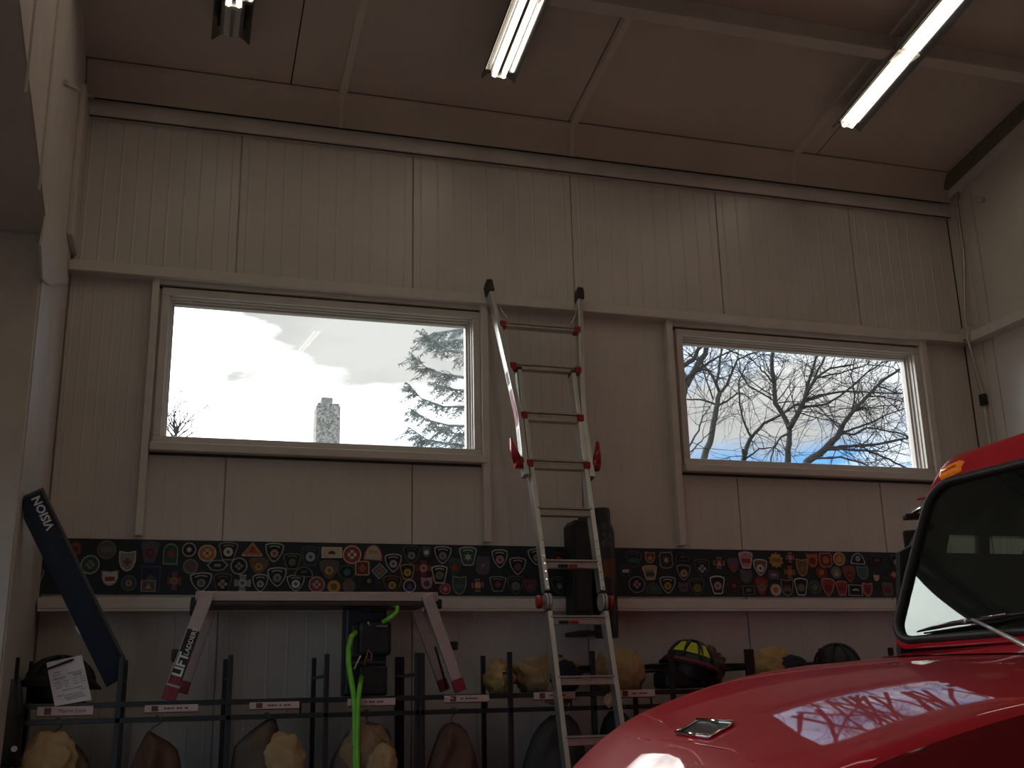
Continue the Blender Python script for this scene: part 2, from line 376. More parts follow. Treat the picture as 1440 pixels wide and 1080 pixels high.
# box trim in the top corner of the web, short rod to the eave beam
q0=at(88,147,0,XW+.03); q1=Vector((0,D-.32,0)); q0.y=D-.002
MB().box(XW,XW+.03,q1.y,q0.y,4.06,4.98).build('corner_cover',STEELP,fr,.004)
# knee gusset that catches the window light
gp=[at(66,303,0,XW+.012),at(97,397,0,XW+.012),at(70,401,0,XW+.012),at(60,392,0,XW+.012),at(58,345,0,XW+.012)]
for q in gp: q.y=min(q.y,D-.004)
gus=MB(); n0=[(XW+.012,p.y,p.z) for p in gp]; n1_=[(XW+.002,p.y,p.z) for p in gp]
gus.add(n0+n1_,[(4,3,2,1,0),(5,6,7,8,9)]+[(i,(i+1)%5,5+(i+1)%5,5+i) for i in range(5)]).build('gusset_plate',STEELP,fr)
MB().tube([at(92,115,0,XW+.01)+Vector((.0,0,0)),at(112,128,1,D-.25),at(131,137,1,ey)],.012,8).build('tie_rod',STEELP,fr)
# rear wall (behind the viewer)
MB().box(-1.4,8.2,YB-.12,YB,0,zc(YB)+.1).build('wall_rear',WALL,kind='structure')
# ------------------------------------------------------------------ ceiling lights
TUBEM=mat('fluorescent_tube',(.9,.9,.85),.3,0,0,emit=(1.0,.87,.69,TUBE))
def striplight(xc,ye,off,label,n=1,ln=2.42,on=True,t0=.02):
    z=zc(ye)-off; sv=Vector((0,-1,ROOF)).normalized(); up=Vector((0,ROOF,1)).normalized(); xv=Vector((1,0,0))
    o=thing('strip_light',label,'ceiling light',(xc,ye,z),'fluorescent strip lights under the ceiling')
    P=lambda a,s,h: Vector((xc,ye,z))+xv*a+sv*s+up*h
    m=MB(); prof=[(-.105,-.004),(-.100,-.012),(-.060,.030),(-.042,.038),(0,.040),(.042,.038),(.060,.030),(.100,-.012),(.105,-.004)]
    rows=[[P(a,0,h+.03) for a,h in prof],[P(a,ln,h+.03) for a,h in prof]]
    m.grid(rows,sm=False).grid([[P(a,0,h+.034) for a,h in prof][::-1],[P(a,ln,h+.034) for a,h in prof][::-1]],sm=False)
    m.build('reflector',REFL,o)
    m=MB(); m.obox(P(0,ln/2,.09),xv*.055,sv*ln/2,up*.022).build('housing',WALLT,o)
    for e_ in (t0-.01,ln-.01): MB().obox(P(0,e_,.045),xv*.045,sv*.012,up*.022).build('lamp_holder',ALUD,o)
    m=MB(); m.obox(P(0,ln/2,.052),xv*.009,sv*(ln/2-.02),up*.010).build('centre_ridge',REFL,o)
    for s_ in (-1,1):
        m=MB().tube([P(s_*.027,t0,.033),P(s_*.027,ln-.02,.033)],.0125,10).build('tube',TUBEM if on else mat('tube_off',(.5,.48,.46),.3),o)
    for s_ in (.25,ln-.25):
        zz=P(0,s_,.11); MB().tube([zz,(zz.x,zz.y,zc(zz.y))],.006,6).build('hanger_rod',ALUD,o)
    return o
striplight(.12,5.60,.185,'fluorescent strip light seen end-on, nearest the left column, at the top edge of the photo',t0=.27)
striplight(1.68,5.60,.185,'lit fluorescent strip light above the space between the two windows')
striplight(4.08,5.60,.185,'long lit fluorescent strip light nearest the right wall, above the red truck')
for i,xx in enumerate((.12,1.68,4.08)):
    for yy_ in (1.9,-1.8):
        o=striplight(xx,yy_,.185,'lit fluorescent strip light further back, '+('left','middle','right')[i]+(' of the row overhead' if yy_>0 else ' of the row behind the viewer'))
#INSERT
# ================================================================== OUTDOORS
BARK=mat('bark',(.07,.06,.055),.9,0,.3,30,.6,60)
BARKP=mat('bark_pale',(.12,.11,.09),.9,0,.3,30,.6,60)
rnd=random.Random(7)
def px3(px,py,Y):
    return at(px,py,1,Y)
def branch_pts(pl,Y,jit,seed):
    rg=random.Random(seed); out=[]
    n=len(pl); yo=0
    for i in range(n-1):
        (x0,y0),(x1,y1)=pl[i],pl[i+1]
        for k in range(3):
            t=k/3; yo+=rg.uniform(-jit,jit)
            out.append(px3(x0+(x1-x0)*t+rg.uniform(-.8,.8),y0+(y1-y0)*t+rg.uniform(-.8,.8),Y+yo))
    out.append(px3(pl[-1][0],pl[-1][1],Y+yo)); return out
def twig(mb,p,d,l,r,depth,rg):
    n=4; pts=[p.copy()]; q=p.copy(); dd=d.copy()
    for i in range(n):
        dd=(dd+Vector((rg.uniform(-.28,.28),rg.uniform(-.2,.2),rg.uniform(-.26,.20)))).normalized(); q=q+dd*l/n; pts.append(q.copy())
    mb.tube(pts,[r*(1-.75*i/n) for i in range(n+1)],3,cap=False)
    if depth>0:
        for k in range(rg.randint(2,4)):
            i=rg.randint(1,n); a=(dd+Vector((rg.uniform(-1,1),rg.uniform(-.6,.6),rg.uniform(-.8,.9)))).normalized()
            twig(mb,pts[i],a,l*rg.uniform(.45,.75),r*.55,depth-1,rg)
def bare_tree(Y,trunk,tw,limbs,label,seed,m=BARK,tdens=3.4):
    """trunk: pixel polyline on the plane y=Y, carried down to the ground; limbs: [(polyline,w0,w1)]"""
    rg=random.Random(seed); s=Y/math.cos(YAW*0.3)/FPX*1.02
    tp=branch_pts(trunk,Y,.03,seed); base=tp[0].copy(); root=Vector((base.x+ (base.x-tp[-1].x)*.12,base.y,-.2))
    o=thing('bare_tree',label,'tree',(root.x,root.y,-.25),'bare trees outside the right window')
    r0=tw*s/2
    m1=MB(); mid=[root,root.lerp(base,.35),root.lerp(base,.7)]
    m1.tube(mid+tp,[r0*1.7,r0*1.35,r0*1.15]+[r0*(1-.35*i/len(tp)) for i in range(len(tp))],9)
    m1.build('trunk',m,o)
    tws=MB(); up_=MB()
    for k,(pl,w0,w1) in enumerate(limbs):
        p=branch_pts([(960+a/2.7,350+b/2.7) for a,b in pl],Y,.05,seed*31+k)
        n=len(p); rad=[s/2/2.7*(w0+(w1-w0)*i/(n-1)) for i in range(n)]
        MB().tube(p,rad,6).build('limb',m,o)
        ln=sum((p[i+1]-p[i]).length for i in range(n-1)); cnt=int(ln*tdens*2)+2
        for q in range(cnt):
            i=rg.randint(1,n-1); d=(p[i]-p[i-1]).normalized(); side=Vector((rg.uniform(-1,1),rg.uniform(-.5,.5),rg.uniform(-.9,1)))
            twig(tws,p[i],(d*.7+side).normalized(),rg.uniform(.35,.95)*Y/14,max(.0075,rad[i]*.36),2,rg)
    for k in range(5):
        a=px3(trunk[-1][0]+rg.uniform(-60,60),470,Y+rg.uniform(-.6,.6)); st=lad_=a
        d=Vector((rg.uniform(-.6,.6),rg.uniform(-.5,.3),1)).normalized(); p=[a]; q=a
        for i in range(6):
            d=(d+Vector((rg.uniform(-.25,.25),rg.uniform(-.2,.2),rg.uniform(-.1,.1)))).normalized(); q=q+d*.62; p.append(q)
        up_.tube(p,[.045*(1-.14*i) for i in range(7)],5)
        for i in range(1,7):
            for _ in range(2): twig(tws,p[i],(d*.5+Vector((rg.uniform(-1,1),rg.uniform(-.7,.7),rg.uniform(-.2,.9)))).normalized(),rg.uniform(.6,1.2),.010,2,rg)
    up_.build('upper_limbs',m,o,kind='stuff')
    tws.build('twigs',m,o,kind='stuff')
    return o
def P6(*a): return [(960+x/2.7,350+y/2.7) for x,y in a]
bare_tree(15,P6((70,830),(90,765),(108,715),(122,640),(130,590),(140,548)),11,[
 ([(140,548),(112,480),(70,430),(20,395)],15,8),([(140,548),(166,518),(185,470),(205,425),(245,402),(300,386)],15,5),
 ([(128,600),(170,578),(205,548),(225,548),(262,575)],11,4),([(128,590),(70,572),(15,572),(-40,560)],10,5),
 ([(118,570),(80,470),(60,420),(50,380)],8,5),([(20,755),(60,690),(75,640),(105,600)],9,4),([(30,770),(70,730),(100,700)],7,4),
 ([(125,520),(140,440),(150,370),(155,300)],12,8)],
 'bare tree with a forked trunk at the left side of the right window',11,BARKP)
bare_tree(12,P6((-60,860),(-30,700),(-10,600),(10,520)),14,[
 ([(10,520),(45,460),(85,400),(95,330)],30,20),([(0,500),(40,470),(90,440),(130,410),(200,380)],18,6),([(-10,450),(40,420),(60,380),(90,350)],22,14),
 ([(30,480),(80,455),(120,470)],10,5)],
 'thick bare tree cut off by the left edge of the right window',12,BARK)
bare_tree(13,P6((398,870),(399,810),(402,740),(405,682)),11.5,[
 ([(405,682),(382,632),(352,585),(346,510),(337,440),(345,370),(350,320)],24,15),([(405,682),(432,636),(458,585),(478,530),(505,492),(560,455),(640,440)],26,6),
 ([(455,590),(470,540),(490,470),(510,400),(520,340)],18,9),([(345,510),(310,470),(280,440),(240,400)],9,4),([(466,572),(540,552),(620,540),(720,545),(840,550)],14,4),
 ([(450,602),(540,590),(600,560),(700,470),(760,430),(830,420)],12,5),([(350,580),(310,555),(250,520),(220,470),(210,400)],9,4),
 ([(480,530),(530,430),(560,380),(590,330)],12,6),([(405,700),(370,715),(345,760),(335,810)],9,6),([(500,495),(600,470),(700,440),(800,450)],9,4)],
 'large bare tree with a straight dark trunk in the middle of the right window',13,BARK)
bare_tree(14,P6((225,880),(232,800),(245,750),(260,716)),9,[
 ([(260,716),(232,652),(216,590),(214,500),(240,440),(300,400)],10,4),([(260,716),(310,662),(368,632),(430,592),(480,575),(560,552)],14,5),
 ([(235,800),(290,760),(350,752),(385,785)],8,4),([(232,800),(228,760)],14,12),([(430,592),(520,600),(600,690)],7,3)],
 'short bare tree with a broken stump beside the straight trunk in the right window',14,BARK)
bare_tree(12.5,P6((440,880),(472,810),(538,762),(588,712),(606,672)),13,[
 ([(606,672),(640,622),(700,562),(760,500),(822,460),(900,420)],20,9),([(592,704),(650,682),(720,658),(790,622),(870,600)],12,5),
 ([(548,756),(600,752),(660,746),(740,742),(862,716),(960,690)],16,8),([(606,700),(655,706),(700,678),(780,690),(862,714)],11,7),([(540,764),(605,760),(700,766),(760,790),(830,820),(900,860)],13,7),
 ([(640,622),(655,560),(640,480),(655,400),(650,340)],9,4),([(700,562),(760,560),(850,585)],8,4),([(740,520),(800,545),(880,560)],8,4),
 ([(490,798),(600,790),(700,820),(760,860)],10,5),([(655,744),(700,760),(760,800)],7,3),([(606,672),(560,640),(490,610)],7,3),([(690,764),(760,770),(830,740)],8,4),([(640,620),(720,600),(840,590)],7,3)],
 'leaning bare tree spreading long branches over the right side of the right window',15,BARK)
# little bare tree tops at the lower left corner of the left window
o=thing('bare_tree','thin bare tree top just showing in the lower left corner of the left window','tree',(X(245,700,24),24,-.25))
m1=MB(); b0=px3(246,640,24); m1.tube([(b0.x,24,-.25),b0,px3(247,600,24)],[.16,.05,.02],6).build('trunk',BARKP,o)
tw_=MB(); rg=random.Random(5)
for k in range(14):
    twig(tw_,px3(246+rg.uniform(-3,3),624-k*1.5,24),Vector((rg.uniform(-.8,1.2),rg.uniform(-.2,.2),1)).normalized(),rg.uniform(.5,.9),.02,2,rg)
tw_.build('twigs',BARKP,o,kind='stuff')
# conifer, needles paled to stand in for the sky's glare
CON=mat('conifer_needles_glare',(.42,.43,.40),.9,0,.3,12)
o=thing('spruce_tree','tall spruce with drooping grey-green boughs behind the right side of the left window','tree',(X(705,640,20),20,-.25))
tx=X(705,640,20); m1=MB(); m1.tube([(tx,20,-.25),(tx,20,6),(tx+.05,20,11)],[.28,.2,.05],8).build('trunk',BARKP,o)
rg=random.Random(9)
def needle_fan(mb,p,d,l,rg):
    pts=[p,p+d*l*.5+Vector((0,0,-l*.08)),p+d*l+Vector((0,0,-l*.3))]
    mb.tube(pts,[.012,.009,.004],3,cap=False)
    for i in range(9):
        t=(i+1)/9; q=p.lerp(pts[2],t)+Vector((0,0,-.05*l*math.sin(t*PI)))
        for s_ in (-1,1):
            dd=Vector((rg.uniform(-.6,.6)+s_*.5,rg.uniform(-.8,.8),rg.uniform(-1.1,.1))).normalized(); e=q+dd*rg.uniform(.05,.13)
            w_=Vector((rg.uniform(-1,1),rg.uniform(-1,1),rg.uniform(-1,1))).normalized()*.014
            mb.add([q-w_,q+w_,e],[(0,1,2)])
boughs=[[(705,455),(660,462),(628,466),(612,468)],[(705,500),(668,500),(630,492),(606,478),(598,472)],[(705,540),(660,532),(622,526),(598,516),(582,503)],[(705,585),(664,572),(624,572),(592,560),(576,544)],
 [(705,615),(664,600),(630,598),(600,590),(582,578)],[(705,650),(664,628),(630,624),(600,618),(574,600)],[(705,680),(660,650),(620,645),(590,634)],[(705,480),(670,478),(640,478),(620,482)],[(705,640),(668,612),(640,610),(618,600)],[(705,560),(668,552),(640,548),(612,540)]]
for k,b in enumerate(boughs):
    mb=MB(); Yb=20+rg.uniform(-.7,.5)
    pts=[px3(x,y,Yb if i else 20) for i,(x,y) in enumerate(b)]
    mb.tube(pts,[.05,.035,.02,.012,.006][:len(pts)],4)
    for i in range(len(pts)-1):
        for q in range(11):
            t=rg.random(); p=pts[i].lerp(pts[i+1],t); d=(pts[i+1]-pts[i]).normalized()
            dd=(d*.8+Vector((rg.uniform(-.3,.3),rg.uniform(-.9,.9),rg.uniform(-.9,.25)))).normalized()
            needle_fan(mb,p,dd,rg.uniform(.18,.38),rg)
    mb.build('bough',CON,o)
# stone chimney
STN=bpy.data.materials.new('speckled_stone'); STN.use_nodes=True; t_=STN.node_tree; b_=t_.nodes['Principled BSDF']; g_=N(t_,'ShaderNodeTexCoord')
v_=N(t_,'ShaderNodeTexVoronoi'); v_.inputs['Scale'].default_value=26; t_.links.new(g_.outputs['Object'],v_.inputs['Vector']); rr_=N(t_,'ShaderNodeValToRGB')
e_=rr_.color_ramp.elements; e_[0].position=0; e_[0].color=(.22,.20,.18,1); e_[1].position=1; e_[1].color=(.95,.85,.70,1); q_=e_.new(.45); q_.color=(.50,.46,.41,1)
t_.links.new(v_.outputs['Color'],rr_.inputs[0]); t_.links.new(rr_.outputs[0],b_.inputs['Base Color']); b_.inputs['Roughness'].default_value=.95
YC=22
o=thing('chimney','speckled stone chimney stack standing against the white sky in the left window','chimney',(X(461,625,YC),YC,-.25))
x0,x1=X(444.5,600,YC),X(478.5,600,YC); zt=Z(461,566,YC); zt2=Z(461,557,YC)
MB().box(x0,x1,YC-.0,YC+.5,-.25,zt-.05).build('shaft',STN,o,.02)
MB().box(x0+.02,x1-.02,YC+.02,YC+.48,zt-.05,zt).build('shoulder',STN,o,.02)
MB().box(X(453,560,YC),X(469,560,YC),YC+.1,YC+.4,zt,zt2).build('flue',mat('flue_clay',(.45,.42,.38),.8,0,.2,20),o,.01)
# ================================================================== PATCH BOARD
by=D-.012
bx0,bx1=X(27,790,by),5.2; bz0,bz1=Z(480,837,by),Z(480,763.5,by)
board=tag(MB().box(bx0,bx1,by,D-.0015,bz0,bz1).build('patch_board',NAVYB,org=(bx0,by,bz0)),'long dark navy board of fire department patches running along the wall under both windows','display board')
def shp(kind):
    c=lambda n,rx=1,ry=1,o=0:[(rx*math.cos(2*PI*i/n+o),ry*math.sin(2*PI*i/n+o)) for i in range(n)]
    if kind=='round': return c(20)
    if kind=='shield': return [(-.62,.94),(0,1),(.62,.94),(.98,.78),(.96,.35),(.82,-.1),(.55,-.55),(.25,-.86),(0,-1),(-.25,-.86),(-.55,-.55),(-.82,-.1),(-.96,.35),(-.98,.78)]
    if kind=='trap': return [(-.95,.82),(-.5,.96),(0,1),(.5,.96),(.95,.82),(1,.6),(.62,-.85),(.5,-1),(-.5,-1),(-.62,-.85),(-1,.6)]
    if kind=='barrel': return [(-.75,1),(0,.93),(.75,1),(.98,.5),(.9,0),(.98,-.55),(.6,-.95),(0,-1),(-.6,-.95),(-.98,-.55),(-.9,0),(-.98,.5)]
    if kind=='tri': return [(0,1),(1,-.85),(.9,-1),(-.9,-1),(-1,-.85)]
    if kind=='diamond': return [(0,1),(1,0),(0,-1),(-1,0)]
    if kind=='rect': return [(-1,1),(1,1),(1,-1),(-1,-1)]
    if kind=='dome': return [(math.cos(PI*i/10),-1+2*math.sin(PI*i/10)) for i in range(11)]
    if kind=='arch': return [(math.cos(PI*i/10),.3+.7*math.sin(PI*i/10)) for i in range(11)]+[(-1,-1),(1,-1)]
    if kind=='hex': return [(-1,.1),(-.55,.9),(0,1),(.55,.9),(1,.1),(.6,-.85),(.2,-1),(-.2,-1),(-.6,-.85)]
    if kind=='ushield': return [(-1,1),(0,.85),(1,1),(.98,0),(.75,-.6),(.35,-.92),(0,-1),(-.35,-.92),(-.75,-.6),(-.98,0)]
    if kind=='square': return [(-.8,1),(.8,1),(1,.8),(1,-.8),(.8,-1),(-.8,-1),(-1,-.8),(-1,.8)]
    if kind=='sun': return [((1 if i%2 else .72)*math.cos(2*PI*i/20),(1 if i%2 else .72)*math.sin(2*PI*i/20)) for i in range(20)]
    if kind=='cross':   # maltese cross
        out=[]
        for q in range(4):
            for (a,r) in ((-24,1),(-8,.92),(8,.92),(24,1),(45,.42)):
                t=R(q*90+a); out.append((r*math.cos(t),r*math.sin(t)))
        return out
    if kind=='star6':
        return [((1 if i%2==0 else .45)*math.cos(2*PI*i/12+PI/6),(1 if i%2==0 else .45)*math.sin(2*PI*i/12+PI/6)) for i in range(12)]
    if kind=='bars': return [(-1,1),(-.7,1),(-.7,.3),(-.35,.3),(-.35,1),(0,1),(0,.3),(.35,.3),(.35,1),(.7,1),(.7,.3),(1,.3),(1,-1),(-1,-1)]
    if kind=='band': return [(-1,.5),(0,1),(1,.5),(1,-.5),(0,0),(-1,-.5)]
    return c(16)
PC={'white':(0.5,0.48,0.47),'grey':(.22,.22,.22),'dgrey':(.085,.09,.095),'black':(.012,.013,.015),'navy':(.015,.025,.06),'cream':(0.48,0.4,0.29),'gold':(.42,.25,.05),'dgold':(.20,.13,.04),
 'red':(0.26,0.035,0.035),'dred':(.16,.02,.025),'green':(0.025,0.075,0.045),'olive':(.14,.15,.10),'teal':(0.03,0.12,0.14),'brown':(.16,.08,.045),'tan':(.38,.25,.16),'orange':(0.36,0.13,0.04),
 'pink':(.42,.20,.22),'purple':(.10,.07,.13),'blue':(0.04,0.06,0.14),'silver':(.34,.35,.36),'yellow':(0.42,0.27,0.04)}
def pmat(c): return mat('embroidery_'+c,PC[c],.8,0,.15,40)
PATCH=[
(49,774,24,33,'ushield','grey','navy','dgrey','cross','dim navy shield patch half hidden behind the top of the leaning black box'),
(47.5,813,28,29,'trap','grey','navy','dgrey','round','navy bell-shaped patch with a plain grey outline at the far left end of the board'),
(106,772,18,21,'round','dred','brown','dred','round','dim reddish round patch just right of the leaning black box'),
(126.7,794,27,27,'round','silver','green','grey','cross','round grey and green patch touching the right edge of the leaning black box'),
(150,773,27,27,'round','olive','dgrey','olive','rect','large round olive patch at the top, second right of the leaning black box'),
(179,789,24,29,'ushield','white','grey','red','cross','white square-topped shield patch with a small red spot, left of the left window'),
(154.5,813,24,22,'ushield','grey','white','red','rect','cup-shaped patch with a grey top band and red centre, bottom row at the left'),
(181,820,22,22,'round','olive','blue','gold','sun','round blue and gold sunburst patch on the bottom row at the left'),
(211,776,26,31,'trap','purple','dgrey','dred','round','faded purple-grey bell patch under the lower left corner of the left window'),
(211.5,814,28,38,'rect','blue','navy','dgrey','diamond','tall dark blue rectangular patch under the faded purple bell patch'),
(208.6,824,21,16,'rect','tan','dgrey','tan','tri','small tan landscape patch overlapping the tall dark blue rectangle'),
(240,779,21,30,'arch','grey','green','red','round','arched green patch with grey edging and a red spot, top row'),
(245,817,22,30,'cross','dred','purple','orange','round','dim cross-shaped patch with an orange centre, bottom row'),
(266,773,20,20,'round','cream','black','cream','star6','small cream and black round medical star patch, top row'),
(267.8,796.6,21,21,'round','grey','dgrey','red','cross','round grey patch with a red cross in the middle'),
(291.4,778,26,24,'round','cream','orange','cream','cross','round cream patch with orange rim and cross emblem, top row'),
(321,775,28,26,'trap','grey','black','white','round','black bell patch with white dots, directly left of the orange triangle patch'),
(355,772,30,20,'tri','cream','orange','red','tri','cream-edged orange triangle patch'),
(385.8,777,27,28,'shield','silver','black','pink','sun','black shield patch with pinkish sunburst, right of the orange triangle patch'),
(305.8,795,30,15,'hex','silver','black','grey','rect','small wide black oval patch with silver outline, middle row'),
(336,796,24,24,'round','silver','black','grey','cross','round black cross patch with silver spokes, below the triangle patch'),
(364,796,28,25,'shield','dgrey','brown','gold','sun','brown shield patch with golden sunburst below the triangle patch'),
(389.7,811.4,28,28,'shield','silver','black','grey','sun','black shield patch with grey-brown sun, just above the middle of the trestle plank'),
(282.8,818.6,32,28,'shield','silver','black','grey','sun','widest black shield patch, with lettering, above the left end of the trestle plank'),
(313,820,27,29,'trap','dgrey','black','tan','cross','dark bell patch with tan cross medallion, above the left part of the plank'),
(341,820,25,26,'cross','silver','grey','silver','round','silver cross-shaped patch resting behind the plank'),
(366,820,23,26,'shield','silver','black','silver','sun','small black shield patch with silver badge, second right of the silver cross'),
(411,789.4,26,23,'trap','olive','black','olive','sun','black bell patch with olive-gold ring, middle row'),
(436.7,781.7,27,28,'trap','dgrey','navy','silver','round','navy bell patch with a silver disc, top row'),
(466.7,777,29,15.5,'rect','white','cream','dred','dome','white rectangular patch with a dark red dome, top row'),
(495,780,26.5,26.5,'round','cream','red','white','cross','large round red patch with white figures, top row'),
(525,777,26.6,22,'dome','orange','silver','gold','rect','dome-shaped patch with golden base, top row'),
(427.5,804,27,14,'dome','grey','black','dgrey','rect','dark half-round patch with thin grey outline, middle row'),
(463,801,28.5,28,'shield','brown','dgrey','gold','sun','brown-edged shield patch with gold sun under the white rectangle'),
(488,804.7,28,20,'hex','dgrey','black','teal','round','dark pointed oval patch with teal medical emblem'),
(509.5,799,20,20.5,'square','cream','dred','orange','cross','rounded dark red cross patch with cream edge'),
(533.6,803,23,23,'diamond','silver','teal','orange','cross','silver-edged diamond patch with teal and orange field'),
(415.8,820,26,24,'shield','silver','black','white','round','black shield patch with white ring above the middle of the plank'),
(445.3,822,23,23,'round','silver','red','silver','cross','round silver and red patch above the middle of the plank'),
(469.4,825,19,19,'round','orange','gold','brown','round','small orange round patch above the plank'),
(490.8,824,19,19,'round','teal','brown','dgrey','tri','small teal and brown round patch above the plank'),
(519,817,18,13,'rect','navy','black','dgold','round','very dark little rectangle patch under the diamond patch'),
(553,791.7,24.5,26.6,'shield','silver','black','silver','sun','bright silver-edged black shield patch right of the diamond patch'),
(578.6,780,25,26,'shield','dgrey','black','grey','sun','dim grey shield patch, top row, below the right half of the left window'),
(599.6,776,13,18,'ushield','green','dgrey','white','round','tiny green and white patch, top row'),
(622.5,780.5,25,25.5,'shield','silver','black','grey','sun','black shield patch with grey sun and silver outline, right of the tiny green patch'),
(573,804,21,22,'trap','gold','black','gold','round','golden five-sided patch, middle row'),
(595.5,799,22,23,'cross','red','dred','pink','round','red cross-shaped patch, middle row'),
(618,807.8,23,25.5,'trap','white','black','olive','round','white-edged black bell patch right of the red cross patch'),
(639.7,797,18,23,'shield','dgrey','green','red','round','dim dark green shield patch with a reddish spot'),
(658,782,25.5,27,'trap','silver','green','silver','star6','silver-edged dark green bell patch under the window post, top row'),
(551.4,822,27,26,'shield','brown','black','gold','sun','brown and gold shield patch above the right end of the plank'),
(576,824,18,18,'round','white','navy','purple','tri','white-rimmed round patch half hidden by the right end of the plank'),
(600,820,18,19,'ushield','red','pink','blue','round','small red patch with blue disc above the plank end'),
(626,828,16,16,'round','pink','red','pink','cross','small pinkish round patch with a red cross, right of the plank end'),
(645.8,823,20,27,'ushield','grey','green','dgrey','rect','tall dark green shield patch with grey outline, bottom row'),
(671.7,823,18,19,'cross','tan','dred','tan','round','small red and tan cross-shaped patch, bottom row'),
(679,795,20.5,26.6,'barrel','dgrey','purple','dgrey','round','dim barrel-shaped patch right of the window post'),
(702.8,785.6,23,27,'shield','silver','black','pink','round','black shield patch with large pink medallion left of the ladder'),
(728,796,24,25,'shield','silver','black','brown','sun','black shield patch with brown sun, just left of the ladder rail'),
(700,821,24,22,'trap','grey','black','red','cross','black bell patch with a red emblem, bottom row left of the ladder'),
(725,823,24,27,'shield','dgrey','black','olive','round','dark shield patch with olive medallion, bottom row left of the ladder'),
(754.7,783,25,24,'shield','silver','black','grey','sun','shield patch crossed by the left ladder rail'),
(746,824,17,18,'ushield','purple','dred','purple','round','dark red patch behind the left ladder hinge'),
(785.8,787,18,20,'arch','dred','black','red','round','dim arched red patch between the ladder rails'),
(786.7,823,24.5,25,'shield','dgrey','black','dgrey','sun','dim grey shield patch between the ladder rails, bottom row'),
(891.4,786.7,23,24,'shield','dgrey','black','teal','rect','dim teal shield patch, first at the top right of the ladder'),
(914,784,14,16,'ushield','tan','dred','tan','cross','tiny tan and red shield patch above the cream patch'),
(936.6,787.7,20,24,'barrel','grey','navy','gold','star6','square-shouldered navy patch with a gold medical star'),
(879.7,803,17,17,'round','dgrey','navy','white','rect','small round navy patch with a white bar right of the tall black case'),
(914,805,21,21,'trap','cream','tan','green','bars','bright cream bell patch with dark building shape'),
(959,783,20,12,'dome','dgrey','black','dgrey','rect','dim dome patch under the left post of the right window'),
(961.4,805,20,22.5,'shield','grey','black','tan','round','grey shield patch with tan medallion under the right window post'),
(987,798.4,22,26,'shield','dgrey','black','silver','cross','black shield patch with silver cross under the right window'),
(895.5,822,24,24,'round','grey','black','pink','cross','round grey-edged patch with pink cross, bottom row right of the ladder'),
(919,827,22,15,'dome','dgrey','green','dgrey','rect','very dim green dome patch, bottom row'),
(939,822.7,23,25,'shield','silver','black','gold','sun','black shield patch with golden sun, bottom row below the medical star patch'),
(961,826,14,14,'ushield','dgrey','purple','dred','rect','tiny dim purple patch, bottom row'),
(980.3,825.8,22,25,'shield','dgrey','black','dgold','round','dark shield patch with dull gold disc, bottom row'),
(1011,791.6,17,17,'cross','tan','dred','pink','tri','small tan and red cross-shaped patch under the right window'),
(1031,795.5,18,22,'shield','dgrey','purple','red','round','dim shield patch with glowing red centre'),
(1048.8,787.5,20,24,'trap','white','pink','red','rect','white bell patch with red wording area, top row'),
(1069,798,20,24,'shield','white','brown','white','round','white-edged shield patch with brown field, middle row'),
(1009,822.5,21,26,'trap','white','black','pink','round','white-edged bell patch with pinkish medallion, bottom row'),
(1032,823.7,16,17,'round','dred','black','red','cross','dim red round patch, bottom row'),
(1049,810.5,17,19,'ushield','dgrey','purple','dgrey','round','dim grey patch under the white bell patch'),
(1052.7,830,17,13,'rect','olive','black','olive','rect','small olive-edged rectangular patch, bottom row'),
(1071,825,19.5,27,'shield','dred','red','olive','round','dark red pointed shield patch, bottom row'),
(1091.3,788,21,23,'sun','yellow','gold','dgold','rect','bright yellow sun-shaped patch, top row'),
(1111,784,12,15,'cross','pink','dred','pink','round','tiny pink cross patch right of the yellow sun patch'),
(1088,808.5,15,13,'rect','purple','dgrey','pink','rect','tiny purple rectangle patch below the yellow sun patch'),
(1110.6,804.6,16,19,'cross','orange','brown','orange','round','orange cross-shaped patch below the tiny pink one'),
(1128,798,16.5,25,'ushield','tan','brown','dgold','cross','tall brown shield patch, middle row'),
(1142.3,788,18,22,'ushield','dred','orange','dred','round','orange and red shield patch, top row'),
(1161,787.5,19,21,'barrel','pink','dred','orange','round','dark red barrel-shaped patch, top row'),
(1155,805,16,16,'round','red','dred','orange','round','small plain red round patch, middle row'),
(1091,830,15.5,17.5,'round','pink','cream','orange','round','pale round patch with an orange centre, bottom row'),
(1107,826.5,17.5,24.6,'ushield','grey','black','brown','bars','grey-edged shield patch with brown stripes, bottom row'),
(1126.5,825,19,25,'trap','white','black','olive','round','white-framed black patch with an olive disc, bottom row'),
(1145.6,826,18,19.5,'round','dgrey','green','olive','cross','dim green-grey round patch, bottom row'),
(1164.6,826,19,26,'shield','pink','red','dred','round','bright red pointed shield patch with pink edge, bottom row'),
(1180,786,17,19,'round','white','orange','gold','round','oval white patch with golden disc, top row'),
(1206,785.6,20,15.5,'dome','white','black','silver','round','white and black dome patch, top row near the truck'),
(1175.8,805,16,18,'round','dgrey','olive','tan','tri','dim olive round patch below the golden oval'),
(1194.4,807.5,19.6,26.6,'shield','dred','brown','dred','round','dim dark red large shield patch, middle row'),
(1213.5,805.6,15.5,19.6,'ushield','grey','teal','dgrey','rect','dark teal shield patch below the white dome patch'),
(1183.8,827,16.7,21,'trap','pink','red','dred','rect','red bell patch, bottom row'),
(1203,830,20,15.5,'rect','silver','black','white','band','black and white rectangular patch, bottom row'),
(1220,829,14,19.6,'ushield','pink','red','dred','round','small bright red shield patch nearest the truck, bottom row'),
(1232.5,812.7,8,9.6,'ushield','tan','cream','tan','rect','tiniest tan patch on the board, near the truck'),
